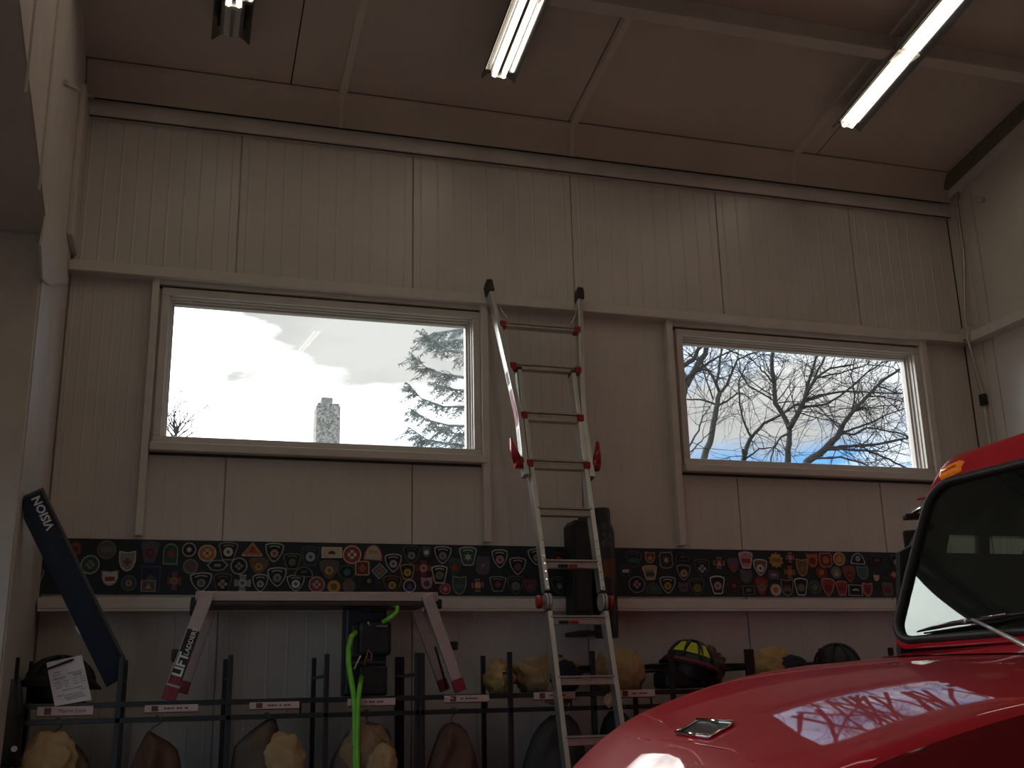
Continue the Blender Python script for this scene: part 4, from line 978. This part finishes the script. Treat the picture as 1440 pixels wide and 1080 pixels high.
rg=random.Random(3); m=MB(); rowsv=[(.27,.1,.3),(.33,.1,.34),(.345,.5,.9),(.50,.1,.3),(.50,.38,.5),(.48,.62,.74),(.46,.82,.95),(.56,.1,.3),(.56,.38,.5),(.54,.62,.74),(.52,.82,.95),(.62,.12,.3),(.62,.38,.5),(.60,.62,.74),(.58,.82,.95),(.70,.28,.82),(.76,.75,.9),(.80,.12,.3),(.82,.32,.8),(.87,.3,.85),(.92,.35,.85)]
for v,u0,u1 in rowsv:
    u=u0
    while u<u1:
        du=rg.uniform(.02,.045); q=PT(u,v+rg.uniform(-.004,.004)); m.obox(q+ux*W_*du/2,ux*W_*du/2*.8,uy_*H_*rg.uniform(.006,.011),Vector((0,.0004,0))); u+=du+rg.choice((.006,.006,.02))
m.build('handwriting',mat('pen_ink',(.09,.05,.06),.7),o,kind='stuff')
a=at(58,944,1,5.565); b=at(104,927,1,5.565); tag(MB().tube([a,a.lerp(b,.08),a.lerp(b,.9),b],[.0015,.005,.0065,.003],8).build('black_pen',BLKPL,org=a),'black pen clipped across the top of the paper note','pen')
# ------------------------------------------------------------------ black pump pack with green hose
yk=5.72
o=thing('black_equipment_pack','black plastic equipment pack standing on the rack with a green hose','equipment case',(X(516,975,yk),yk,ZR))
def bxp(x0,y0,x1,y1,ya,yb,name,m=BLKPL,bev=.01,par=None):
    return MB().box(X(x0,(y0+y1)/2,ya),X(x1,(y0+y1)/2,ya),ya,yb,max(ZR+.002,Z((x0+x1)/2,y1,ya)),Z((x0+x1)/2,y0,ya)).build(name,m,par or o,bev)
BLKN=mat('navy_black_plastic',(.012,.018,.03),.45,0,.3,25)
bxp(485,854,544,980,yk+.06,yk+.2,'back_shell',BLKN,.015)
bxp(508,850,541,860,yk+.04,yk+.12,'carry_handle',BLKPL,.006)
bxp(504,873,551,922,yk-.04,yk+.058,'front_module',BLKPL,.02)
bxp(494,878,508,925,yk-.02,yk+.05,'side_module',BLKN,.01)
bxp(505,936,545,980,yk-.03,yk+.058,'lower_module',BLKPL,.012)
bxp(486,930,542,933,yk+.045,yk+.058,'shelf_line',mat('grey_edge',(.10,.11,.12),.4),.001)
bxp(530,879,545,882,yk-.055,yk-.042,'grey_clip',mat('clip_grey',(.22,.24,.26),.4),.002)
MB().tube([at(517,874,1,yk-.05),at(520,880,1,yk-.05)],.006,6).build('buckle',ALUD,o)
tagp=[at(*q,1,yk-.06) for q in ((512,935),(516,922),(518,914),(523,920),(522,929),(516,928))]
MB().tube(tagp,.006,6).build('leather_strap',mat('strap_leather',(.22,.10,.04),.7),o)
MB().tube([at(498,941,1,yk-.06),at(507,922,1,yk-.06)],.0045,6).build('white_rod',WHITE,o)
hs=thing('green_hose','bright green hose looping off the black pack and hanging down past the name plate','hose',(X(499,1070,5.5),5.5,.02))
yh=5.54
MB().tube([at(*q,1,yy_) for q,yy_ in (((538,875),yk-.07),((550,868),yk-.10),((558,861),yk-.10),((559,854),yk-.07),((552,850),yk-.03),((543,850),yk+.03))],.011,10).build('upper_loop',GREEN,hs)
MB().tube([at(*q,1,yy_) for q,yy_ in (((500,889),yk-.055),((494,895),yk-.08),((490,912),yk-.1),((490,932),yk-.12),((493,952),yh),((497,975),yh),((499,1000),yh),((499,1040),yh),((500,1090),yh))]+[Vector((X(500,1090,yh)+.02,yh,.8)),Vector((X(500,1090,yh)+.03,yh,.02))],.0135,10).build('long_run',GREEN,hs)
yh2=5.515
MB().tube([at(*q,1,yy_) for q,yy_ in (((508,952),yk-.06),((506,966),yh2+.03),((503.5,985),yh2),((503,1010),yh2),((502,1045),yh2),((503,1090),yh2))]+[Vector((X(503,1090,yh2)-.02,yh2,.8)),Vector((X(503,1090,yh2)-.02,yh2,.02))],.012,10).build('short_run',GREEN,hs)
# ------------------------------------------------------------------ tall black cases on the wall beside the ladder
yq=5.98
o=thing('tall_black_case','tall plain black wall case with a sloped top corner directly behind the ladder','equipment case',(X(820,880,yq),yq,Z(820,862,yq)))
pl_=[(803,738),(808,731),(832,731),(834,868),(807,868)]
q3=[(X(a,b,yq),Z(a,b,yq)) for a,b in pl_]
MB().prism(q3,lambda u,v,d:(u,d,v),yq,D-.155).build('case_body',BLKPL,o,.006)
MB().prism([(u*.0+X(a,b,yq),Z(a,b,yq)) for (a,b),(u,v) in zip([(808,742),(829,742),(830,860),(811,860)],q3)],lambda u,v,d:(u,d,v),yq-.006,yq-.001).build('case_lid',mat('soft_black',(.018,.02,.022),.6,0,.2,20),o,.003)
MB().box(X(816,716,yq),X(828,716,yq),yq+.02,yq+.05,Z(820,731,yq),Z(820,713,yq)).build('hook_tab',BLKPL,o,.003)
MB().box(X(818,890,yq),X(851,890,yq),yq+.01,D-.002,Z(830,892,yq),Z(830,886,yq)).build('lower_bracket',BLKPL,o,.003)
MB().box(X(812,866,yq)+.02,X(832,866,yq),D-.16,by-.006,lz1+.03,Z(820,800,yq)).build('mount_plate',BLKPL,o)
o=thing('black_canister','black bottle-shaped canister with a printed crest and an orange band, right of the ladder rails','canister',(X(852,895,yq),yq,Z(852,896,yq)))
xcn=X(851.5,800,yq+.03); rr0=(X(868,800,yq)-X(836,800,yq))/2
prof=[(896,.98),(893,1.0),(842,1.02),(798,1.0),(786,.98),(748,.98),(741,.95),(736,.80),(733,.76),(716,.74),(713,.70),(712,.3)]
mb=MB(); yc2=yq+.06; rows=[]
for py,k in prof:
    z=Z(852,py,yq); rows.append([(xcn+rr0*k*math.cos(a),yc2+rr0*k*math.sin(a),z) for a in [2*PI*i/28 for i in range(28)]])
mb.grid(rows,close=True); mb.build('shell',mat('satin_black',(.016,.018,.020),.35,0,.2,20),o)
def ringband(p0,p1,k,m,name,a0=0,a1=2*PI,nseg=28):
    mb=MB(); mb.grid([[(xcn+rr0*k*math.cos(a0+(a1-a0)*i/nseg),yc2+rr0*k*math.sin(a0+(a1-a0)*i/nseg),Z(852,p,yq)) for i in range(nseg+1)] for p in (p0,p1)]); return mb.build(name,m,o)
ringband(786,812,1.02,mat('rust_band',(.13,.045,.02),.5,0,.4,12),'orange_band')
ringband(745,784,1.005,mat('printed_wrap',(.03,.035,.036),.5,0,.4,30),'printed_wrap')
for k in range(4): ringband(718+3.6*k,719.6+3.6*k,.765,mat('cap_line',(.035,.035,.04),.5),'cap_rib')
# crest print: three small grey discs over a ring
for (px,py,r_) in ((849,752,.012),(857,754,.012),(849,764,.018),(857,766,.016),(852,759,.010),(865,757,.008)):
    a_=math.acos(max(-1,min(1,(X(px,py,yq)-xcn)/rr0*.98))); q=Vector((xcn+rr0*1.008*math.cos(a_),yc2-rr0*1.008*math.sin(a_),Z(px,py,yq))); nn=Vector((math.cos(a_),-math.sin(a_),0))
    MB().tube([q,q+nn*.002],r_,12).build('print_disc',mat('print_grey',(.09,.09,.095),.6),o)
MB().box(xcn-.03,xcn+.03,yc2+rr0*.6,by-.006,Z(852,800,yq),Z(852,770,yq)).build('wall_bracket',BLKPL,o)
# ------------------------------------------------------------------ gear on the shelf
ys=5.80
def onshelf(px,y): return (X(px,965,y),y,ZR)
def gear(label,px,rx,rz,m,seed,y=5.8,cat='cloth gear',name='turnout_hood',**k):
    o=lump(name,onshelf(px,y),(rx,.12,rz),m,seed,flat=True,**k); tag(o,label,cat); return o
GOLD=mat('gold_cloth',(.50,.33,.13),.8,0,.25,8,.6,90)
gear('tan folded hood standing left of the gear heap, just inside the second rack',702,.070,.10,GOLD,31,5.82,fold=.35,amp=.3)
o=gear('crumpled tan turnout coat heaped on the shelf left of the ladder',770,.175,.115,mat('tan_coat',(.40,.26,.12),.85,0,.3,8,.7,80),33,5.86,fold=.45,amp=.32,name='crumpled_coat',sub=4)
lump('hood_fold',(X(785,940,5.78),5.80,ZR+.05),(.105,.10,.12),mat('tan_coat2',(.46,.28,.11),.85,0,.3,8,.7,80),35,.25,3,parent=o,flat=False,fold=.3)
lump('dark_lining',(X(796,955,5.70),5.70,ZR+.075),(.085,.05,.085),mat('lining',(.02,.018,.03),.9),36,.2,3,parent=o,flat=False,fold=.2)
gear('smooth tan hood resting on the shelf just right of the ladder rail',878,.115,.132,mat('tan_hood',(.45,.28,.13),.85,0,.15,6,.4,90),37,5.80,amp=.14,fold=.12,sub=4)
gear('yellow-tan cloth bundle seen between the ladder rails on the right',849,.045,.115,GOLD,38,5.98,amp=.3,fold=.3,name='cloth_bundle')
hc=onshelf(972,5.78)
hh=helmet('fire_helmet','black fire helmet with yellow reflective stickers tilted on the shelf between ladder and truck',(hc[0]-.015,5.78,ZR+.095),.132,.125,mat('helmet_black',(.012,.014,.016),.28,0,.2,20),.30,True,brx=1.20)
lump('neck_flap',(X(1003,945,5.86),5.90,ZR+.12),(.09,.06,.11),mat('brown_leather',(.13,.06,.035),.6,0,.4,20),41,.35,3,parent=hh,flat=False,fold=.4)
MB().obox((X(955,962,5.76),5.76,ZR+.05),(.12,0,.0),(0,.09,0),(0,0,.045)).build('chin_curtain',BLKPL,hh,.02)
MB().obox((X(926,934,5.8),5.80,Z(926,934.5,5.8)),(.05,0,.002),(0,.06,0),(0,0,.006)).build('visor',BLKPL,hh,.004)
o=gear('yellow-tan hood with dark lining poking above the truck hood',1092,.125,.128,GOLD,43,5.84,amp=.22,fold=.25,sub=4)
lump('dark_lining',(X(1112,930,5.76),5.76,ZR+.10),(.10,.06,.075),mat('lining',(.02,.018,.03),.9),44,.2,3,parent=o,flat=False)
hc=onshelf(1181,5.8)
helmet('fire_helmet','plain dark fire helmet barely visible over the truck hood next to the windshield',(hc[0],5.8,ZR+.07),.125,.12,BLKPL,-.05)
# ------------------------------------------------------------------ conduit on the right wall
x_=XR-.03
o=thing('wall_conduit','thin painted conduit running down the right wall beside the corner','pipe',(x_,5.95,0))
pts=[at(1345,287,0,x_),at(1350,330,0,x_),at(1363,430,0,x_-.07),at(1371,486,0,x_-.07),at(1380,548,0,x_-.03)]
P0=pts[0]; yv=P0.y-.0
MB().tube([(x_,yv-.05,5.12),(x_,yv,5.02),(x_,yv,4.6),(x_-.07,yv,4.1),(x_-.07,yv,3.95),(x_-.01,yv,3.55),(x_-.01,yv,3.5)],.011,8).build('pipe',ALUD,o)
MB().tube([(x_-.01,yv,3.5),(x_-.01,yv,.02)],.009,8).build('pipe',WALLT,o)
MB().box(x_-.030,x_+.006,yv-.022,yv+.022,3.47,3.55).build('coupling',BLACK,o,.003)
# small bolt head on the right wall
p=at(1382,281,0,XR-.002); tag(MB().tube([p,p+Vector((-.05,0,0))],.02,8).build('wall_fitting',STEELP,org=p),'small round fitting near the top of the right wall by the ceiling corner','wall fitting')
# ================================================================== TRUCK
from mathutils.bvhtree import BVHTree
TY=3.1915
tk=thing('fire_truck','red fire truck with a long sloping hood and black-sealed windshield, lower right','truck',(3.0,TY,0))
def H(x): return (((.07830893*x-.65058057)*x+1.86694812)*x-1.9242443)*x+1.92847378
def wd(x): return .6054+.24*(min(x,2.95)-1.15)
def xn(t): return 1.165+.10*abs(t)**3
CR=.085
def hood_pt(t,x):
    u=t*wd(x); z=H(x)+.0551*u-.0266*u*u-.0339*u*(x-2)
    d=x-xn(t)
    rw=.46+.10*math.exp(-((t+.12)/.28)**2)
    if d<rw: z-= (.19-.05*max(0,t))*(1-d/rw)**2.2
    e=max(0,abs(t)-.93)/.07; z-=.018*e*e
    return Vector((x,TY+u,z))
TS=[-1,-.985,-.965,-.94]+[-.9+.1*i for i in range(19)]+[.94,.965,.985,1]
DS=[0,.006,.015,.03,.05,.075,.105,.14,.18,.24,.32,.42,.55,.7,.85,1.0,1.15,1.3,1.45,1.6,1.7,1.8,1.9]
def cowl_x(t): return 2.94-.26*(1-min(1,abs(t))**3)
def surf(x0f,x1f,name,nst,parent,extra=None,off=0):
    rows=[]
    for i in range(nst+1):
        r=[]
        for t in TS:
            a,b=x0f(t),x1f(t); k=i/nst
            if nst>18: k=k**1.6
            q=hood_pt(t,a+(b-a)*k); q.z+=off; r.append(q)
        rows.append(r)
    mb=MB(); mb.grid(rows); return mb,rows
mb,rows=surf(xn,lambda t:cowl_x(t)-.004,'hood',30,tk)
# hood edge return flanges
und=[[Vector((p.x,p.y,p.z-.03)) for p in rows[-1]],rows[-1]]; mb.grid([und[1],und[0]])
fr_=[rows[0],[Vector((p.x+.004,p.y,p.z-.022)) for p in rows[0]],[Vector((p.x+.02,p.y,p.z-.03)) for p in rows[0]]]; mb.grid(fr_[::-1])
hood=mb.build('hood',CARRED,tk)
HB=BVHTree.FromPolygons([v for v in mb.v],[f for f in mb.f])
def hh_(px,py,off=0):
    d=ray(px,py).normalized(); loc,n,i,ds=HB.ray_cast(CAM,d)
    if loc is None: return at(px,py,1,3.0)
    if n.z<0: n=-n
    return loc+n*off
# cowl panel between hood and windshield
mb,rows2=surf(lambda t:cowl_x(t)+.004,lambda t:3.12-.045*t,'cowl',8,tk,off=.004); mb.build('cowl',CARRED,tk)
# hood side faces and fenders (near and far)
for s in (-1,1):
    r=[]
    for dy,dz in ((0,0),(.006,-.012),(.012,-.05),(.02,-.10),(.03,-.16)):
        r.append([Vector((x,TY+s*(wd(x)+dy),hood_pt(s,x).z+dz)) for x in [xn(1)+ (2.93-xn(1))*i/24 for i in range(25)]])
    g=MB(); g.grid(r if s<0 else r[::-1]); g.build('hood_side',mat('truck_red_shaded',(.20,.005,.010),.4,0,.06,7,coat=.5,coatrough=.05,spec=.1),tk)  # darker red copy, shade of the hood side put into the colour
    r=[]
    for dy,dz in ((.028,-.158),(.05,-.17),(.10,-.165),(.17,-.17),(.24,-.185),(.30,-.215),(.35,-.26),(.385,-.33),(.40,-.45),(.40,-.60)):
        row=[]
        for i in range(25):
            x=xn(1)-.02+(2.97-xn(1)+.02)*i/24; w_=wd(1.7)*.55+wd(x)*.45
            a=TY+s*(wd(x)+.028); b=TY+s*(w_+.42); k=(dy-.028)/.372
            row.append(Vector((x,a+(b-a)*k,hood_pt(s,x).z*.55+hood_pt(s,2.0).z*.45+dz-.015-.10*max(0,(1.6-x)/.4)**2)))
        row[0].z=row[0].z
        r.append(row)
    g=MB(); g.grid(r if s<0 else r[::-1]); g.build('fender',CARRED,tk)
    # wheel and arch
    wx=2.05; wy=TY+s*.86
    g=MB(); g.tube([(wx,wy-.13,.5),(wx,wy-.11,.5),(wx,wy+.11,.5),(wx,wy+.13,.5)],[.44,.5,.5,.44],28); whl=g.build('wheel',RUB,tk)
    MB().tube([(wx,wy+s*.132,.5),(wx,wy+s*.14,.5)],[.26,.24],20).build('hub',CHROME,whl)
# grille face under the nose
def nose_row(dz,dx): return [Vector((xn(t)+dx,TY+t*wd(xn(t)),hood_pt(t,xn(t)).z-.028+dz)) for t in TS]
g=MB(); g.grid([nose_row(0,.012),nose_row(-.02,.03),nose_row(-.05,.05),nose_row(-.75,.05)]); g.build('grille_backing',BLKPL,tk)
for k in range(7):
    rr=nose_row(-.03-.085*k,.022); MB().tube(rr[3:-3],.007 if k else .006,6).build('grille_bar',CHROME,tk)
g=MB(); g.grid([nose_row(-.66,.0),nose_row(-.66,-.04),nose_row(-.95,-.04),nose_row(-.95,.3)]); g.build('bumper',CHROME,tk)
MB().box(1.6,4.9,TY-.4,TY+.4,.40,.75).build('chassis',BLACK,tk)
# hood air vent with chrome lip
VQ=[(951,1033),(981,1016),(1032,1020),(998,1039)]
vq=[hh_(a,b,.004) for a,b in VQ]
mid=sum(vq,Vector())/4
MB().add([q.copy() for q in vq]+[q-Vector((0,0,.02)) for q in vq],[(0,1,2,3)[::-1],(4,5,6,7),(0,1,5,4),(1,2,6,5),(2,3,7,6),(3,0,4,7)]).build('hood_vent',mat('vent_dark',(.02,.004,.006),.4),tk)
VB=bpy.data.objects
par=[o for o in bpy.data.objects if o.name=='hood_vent'][0]
loop=[]
for i in range(4):
    a,b=VQ[i],VQ[(i+1)%4]
    for k in range(4): loop.append(hh_(a[0]+(b[0]-a[0])*k/4,a[1]+(b[1]-a[1])*k/4,.006))
MB().tube(loop+[loop[0]],.0045,8).build('vent_lip',CHROME,par)
MB().tube([vq[1]+Vector((0,0,.003)),vq[2]+Vector((0,0,.003))],.008,8).build('vent_lip',CHROME,par)
MB().tube([vq[0]+Vector((0,0,.003)),vq[3]+Vector((0,0,.003))],.007,8).build('vent_lip',CHROME,par)
# dark intake slot with a chrome bar just under the nose lip
def slot_row(d,o=.004): return [hood_pt(t,xn(t)+d)+Vector((-.8*o,0,.6*o)) for t in [-.9+.1*i for i in range(19)]]
g=MB(); g.grid([slot_row(.075),slot_row(.05),slot_row(.03),slot_row(.01)]); sl_=g.build('intake_slot',BLKPL,tk)
MB().tube(slot_row(.035,.009),.0045,6).build('slot_bar',CHROME,sl_)
# creases on the hood (raised swage lines)
for pl in ([(900,1004),(925,1012),(945,1024)],[(850,1032),(880,1036),(915,1041)],[(930,1040),(980,1046),(1030,1055),(1060,1072)]):
    ps=[]
    for a,b in pl:
        d=ray(a,b).normalized(); lc,n,i,ds=HB.ray_cast(CAM,d)
        if lc is not None: ps.append(lc)
    if len(ps)>1: MB().tube(ps,.0022,6).build('swage_line',CARRED,tk)
# ---- windshield surface
def xf(a,z): return 3.013+.412*(z-1.75)-.0342*a*a+.0044*abs(a)**6+.0512*(z-2.1)**2-.0548*a
def wc(z): return .99-.045*(z-1.75)
def FP(a,z,off=0): return Vector((xf(a,z)-off,TY+a*wc(z),z))
def rrect(a0,z0,z1,ra,rz,n=8):
    out=[]
    for (ca,cz,t0) in ((a0-ra,z1-rz,0),(-a0+ra,z1-rz,90),(-a0+ra,z0+rz,180),(a0-ra,z0+rz,270)):
        for k in range(n+1):
            t=R(t0+90*k/n); out.append((ca+ra*math.cos(t),cz+rz*math.sin(t)))
    return out
def densify(pl,n=3):
    out=[]
    for i in range(len(pl)):
        a,b=pl[i],pl[(i+1)%len(pl)]
        m=max(1,int(math.hypot(b[0]-a[0],b[1]-a[1])/.08))
        for k in range(m): out.append((a[0]+(b[0]-a[0])*k/m,a[1]+(b[1]-a[1])*k/m))
    return out
GA,GZ0,GZ1=.955,1.785,2.465
inner=densify(rrect(GA,GZ0,GZ1,.12,.10))
GLW=glassmat('windshield_glass',(.62,.80,.72),.0,1.5,.02,(.45,.55,.5))
gm=MB(); rows=[]
NZ=16;NA=40
for i in range(NZ+1):
    z=GZ0-.012+(GZ1-GZ0+.024)*i/NZ; hw=GA+.012
    # respect rounded corners
    dzc=max(0,(GZ0+.10)-z,z-(GZ1-.10)); k=min(1,dzc/.112); hw-= .12*(1-math.sqrt(max(0,1-k*k)))
    rows.append([FP(hw-2*hw*j/NA,z,.0) for j in range(NA+1)])
gm.grid(rows); glass=gm.build('windshield',GLW,tk)
GBV=BVHTree.FromPolygons([v for v in gm.v],[f for f in gm.f])
def gh(px,py,off=0):
    d=ray(px,py).normalized(); loc,n,i,ds=GBV.ray_cast(CAM,d)
    if loc is None: loc=at(px,py,0,2.95); n=Vector((-1,0,.3)).normalized()
    if n.x>0: n=-n
    return loc+n*off
seal=[FP(a,z,.008) for a,z in inner]
MB().tube(seal+[seal[0],seal[1]],.019,8,cap=False).build('windshield_seal',RUB,tk)
seal2=[FP(a*1.018,(z-2.1)*1.03+2.1,.002) for a,z in inner]
MB().tube(seal2+[seal2[0],seal2[1]],.012,6,cap=False).build('seal_bead',mat('seal_grey',(.10,.10,.09),.35),tk)
pe=[(a,z) for a,z in inner if a>.80 and 1.80<z<2.40]
pe=sorted(pe,key=lambda q:q[1])
MB().tube([FP(a*1.034,z,-.004) for a,z in pe],.007,8).build('pillar_glint',CHROME,tk)  # chrome strip added to stand in for the pillar's sky reflection
# red cab front ring around the glass
def outer_pt(a,z):
    # push the ring outwards to the cab outline
    return a,z
outl=[]
for a,z in inner:
    ang=math.atan2(z-2.08,a)
    oa=a*1.040 if abs(a)>.80 else a*(1+.040*(abs(a)/.8))
    if z>2.25: oz=z+.095*min(1,(z-2.25)/.18)+.035*(1-a*a)*min(1,(z-2.25)/.15)
    elif z<1.9: oz=z-.035*min(1,(1.9-z)/.1)
    else: oz=z
    outl.append((oa,oz))
ring_i=[FP(a*1.005,(z-2.1)*1.008+2.1,.0) for a,z in inner]; ring_o=[FP(a,z,-.012) for a,z in outl]
ring_m=[FP((a+c)/2,(z+d_)/2,.012) for (a,z),(c,d_) in zip(inner,outl)]
g=MB(); g.grid([ring_i,ring_m,ring_o],close=True); g.build('windshield_surround',CARRED,tk)
# roof and cab shell lofted back from the outline above z=2.2
top=[(a,z) for a,z in outl if z>2.20]
top=sorted(top,key=lambda q:q[0])
def shell_row(dx,gr): 
    o_=[]
    for a,z in top:
        p=FP(a,z,-.012); o_.append(Vector((p.x+dx,TY+(p.y-TY)*(1+gr*.02),p.z+gr*.035*max(0,(z-2.3)/.25))))
    return o_
XCB=4.75
rws=[shell_row(0,0),shell_row(.02,.6),shell_row(.07,1.0),shell_row(.4,1.5),shell_row(1.4,1.4)]
g=MB(); g.grid(rws); g.build('roof',CARRED,tk)
# cab sides with a door window, near and far
INT=mat('cab_interior',(.03,.035,.033),.8,0,.2,10)
WZT,WZB=Z(1385,726,4.2),Z(1385,779,4.2); WX0,WX1,WX2=X(1328,778,4.2),X(1374,760,4.2),X(1386,760,4.2)
for s in (-1,1):
    yS=TY+s*1.03; o2=lambda x,z,off=0: Vector((x,TY+s*(1.045-.045*(z-1.75)-off),z))
    g=MB(); S_=.03
    def quad(pl):
        n=len(pl); a_=[o2(*q) for q in pl]; b_=[o2(*q,S_) for q in pl]
        g.use(CARRED).add(a_,[list(range(n))]); g.use(INT).add(a_+b_,[[n+i for i in range(n)][::-1]]+[(i,(i+1)%n,n+(i+1)%n,n+i) for i in range(n)])
    quad([(3.03,1.0),(3.03,1.75),(3.07,WZB),(XCB,WZB),(XCB,1.0)])
    quad([(3.07,WZB),(3.14,2.0+.5*(WZB-2.0)+.12),(3.29,2.44),(3.34,2.50),(WX0+.06,WZT),(WX0,WZB)])
    quad([(3.34,2.50),(3.40,2.56),(XCB,2.56),(XCB,WZT),(WX0+.06,WZT)])
    quad([(4.42,WZB),(4.42,WZT),(XCB,WZT),(XCB,WZB)])
    side=g.build('cab_side',None,tk)
    win=[(WX0,WZB),(WX0+.06,WZT),(4.42,WZT),(4.42,WZB)]
    MB().bar(o2((WX1+WX2)/2,WZB,.01),o2((WX1+WX2)/2+.02,WZT,.01),WX2-WX1+.012,.03,up=(0,1,0)).build('window_divider',RUB,side)
    MB().add([o2(x,z,.015) for x,z in win],[list(range(4))]).build('door_glass',glassmat('door_glass_%d'%s,(.75,.85,.8),0,1.5,.02),side)
g=MB()
YA,YBk2=TY-1.0,TY+1.0
g.box(XCB-.04,XCB,YA,YBk2,.95,1.95).box(XCB-.04,XCB,YA,YBk2,2.36,2.53).box(XCB-.04,XCB,YA,TY-.75,1.95,2.36).box(XCB-.04,XCB,TY+.75,YBk2,1.95,2.36).box(XCB-.04,XCB,TY-.06,TY+.06,1.95,2.36).build('cab_back',CARRED,tk)
MB().box(3.0,XCB-.05,TY-.97,TY+.97,.97,1.0).build('cab_floor',INT,tk)
MB().prism([(3.06,1.70),(3.16,1.745),(3.32,1.74),(3.36,1.60),(3.36,1.2),(3.0,1.2)],lambda u,v,d:(u,d,v),TY-.95,TY+.95).build('dashboard',INT,tk,.01)
MB().add([Vector((p.x,p.y*.98+TY*.02,p.z-.03)) for p in rws[1]]+[Vector((p.x,p.y*.98+TY*.02,p.z-.03)) for p in rws[4]],[(i,i+1,len(top)+i+1,len(top)+i) for i in range(len(top)-1)]).build('headliner',INT,tk)
for yy in (TY-.5,TY+.5):
    g=MB().box(3.85,4.30,yy-.27,yy+.27,1.25,1.40).build('seat_cushion',INT,tk,.04)
    MB().box(4.25,4.40,yy-.26,yy+.26,1.38,2.02).build('seat_back',INT,tk,.05)
    MB().box(4.28,4.38,yy-.13,yy+.13,2.03,2.24).build('headrest',INT,tk,.04)
st=[Vector((3.62+.06*math.sin(a),TY+.5+.21*math.cos(a),1.90+.20*math.sin(a))) for a in [2*PI*i/28 for i in range(29)]]
MB().tube(st,.014,8,cap=False).build('steering_wheel',BLKPL,tk)
MB().tube([(3.62,TY+.5,1.90),(3.35,TY+.5,1.65)],.025,8).build('steering_column',BLKPL,tk)
# amber marker lamp above the far corner of the windshield
CBV=BVHTree.FromPolygons(*(lambda a:([v for v in a.v],[f for f in a.f]))((lambda q:(q.grid([ring_i,ring_m,ring_o],close=True),q.grid(rws),q)[-1])(MB())))
def ch(px,py,off=0):
    d=ray(px,py).normalized(); loc,n,i,ds=CBV.ray_cast(CAM,d)
    if loc is None: loc=at(px,py,1,4.05); n=Vector((-1,-.2,.1)).normalized()
    if n.x>0: n=-n
    return loc+n*off
c0=ch(1338,661,.002); rv=(ch(1352,655,.002)-ch(1325,667,.002)).normalized(); nn=Vector((-.9,-.12,.38)); nn=(nn-rv*nn.dot(rv)).normalized(); uv=nn.cross(rv)
if uv.z<0: uv=-uv
hw_=.062; hh2=.027
aq=[c0+rv*(a*hw_+b*.004)+uv*b*hh2-nn*.01 for a,b in ((-1,1),(1,1),(1,-1),(-1,-1))]
AMB=mat('amber_lens',(.85,.20,.01),.18,0,.15,50,coat=1,emit=(1,.25,.02,.12))
ml=MB(); ml.add(aq+[sum(aq,Vector())/4+(q-sum(aq,Vector())/4)*.86+nn*.022 for q in aq],[(0,3,2,1),(4,5,6,7),(0,1,5,4),(1,2,6,5),(2,3,7,6),(3,0,4,7)]); ml=ml.build('marker_lamp',AMB,tk,.003)
c_=sum(aq,Vector())/4+nn*.024; dv=((aq[1]+aq[2])/2-(aq[0]+aq[3])/2)
MB().tube([c_-dv*.32,c_+dv*.32],.006,8).build('lens_rib',mat('amber_rib',(.9,.35,.05),.1,0,.1,50,coat=1),ml)
# wiper
wa=[gh(1296,891,.022),gh(1320,886,.026),gh(1352,880,.030)]; wb=[gh(1384,877,.030),gh(1412,871,.026),gh(1439,867,.024)]
bl=MB(); 
d1=gh(1300,893,.012)
wp_=tk
W1_=MB().tube([wa[0],wa[1],wa[2],wb[0],wb[1],wb[2],gh(1439,867,.024)+(gh(1439,867,.024)-wb[1])*1.2],[.004,.008,.011,.011,.008,.006,.004],6).build('wiper_blade',BLKPL,tk)
MB().tube([gh(1303,892,.012),gh(1350,885,.012),gh(1385,880,.012),gh(1438,870,.012)],.004,6).build('rubber_edge',RUB,W1_)
MB().tube([gh(1316,887,.036),gh(1344,881,.040)],.003,6).build('blade_strut',CHROME,W1_)
MB().tube([gh(1390,874,.040),gh(1425,868,.036)],.003,6).build('blade_strut',CHROME,W1_)
MB().obox(gh(1364,878,.030),Vector((.004,0,.009)),Vector((0,.022,0)),Vector((.008,0,-.003))).build('blade_clip',ALUD,W1_,.004)
a=gh(1382,878,.05); b=at(1440,907,0,a.x-.10); c=b+(b-a)*.4
MB().tube([a,a.lerp(b,.5)+Vector((-.01,0,.006)),b,c],[.007,.008,.011,.012],8).build('wiper_arm',mat('arm_metal',(.7,.7,.68),.25,.6),tk)
# far-side mirror showing past the windshield pillar
p=at(1284,722,1,4.36); q=at(1300,712,1,4.28)
MB().tube([q+Vector((.05,-.05,0)),q,p],.009,6).build('mirror_arm',CHROME,tk)
mm=MB().obox(p+Vector((.015,.02,-.012)),Vector((.012,.03,0)),Vector((.04,-.016,0)),Vector((0,0,.012))).build('mirror_bracket',BLKPL,tk,.004)
p=at(1284,756,1,4.32); MB().obox(p+Vector((.05,.02,-.01)),Vector((.02,.012,0)),Vector((.06,-.03,0)),Vector((0,0,.05))).build('mirror_head',BLKPL,tk,.012)
p=at(1290,702,1,4.3); MB().tube([p,p+Vector((.05,-.08,0))],.006,6).build('mirror_arm',REDP,tk)
# ---- truck body sides hidden behind: front valance so the nose is closed

for o in bpy.data.objects:
    if '_w' in o: del o['_w']
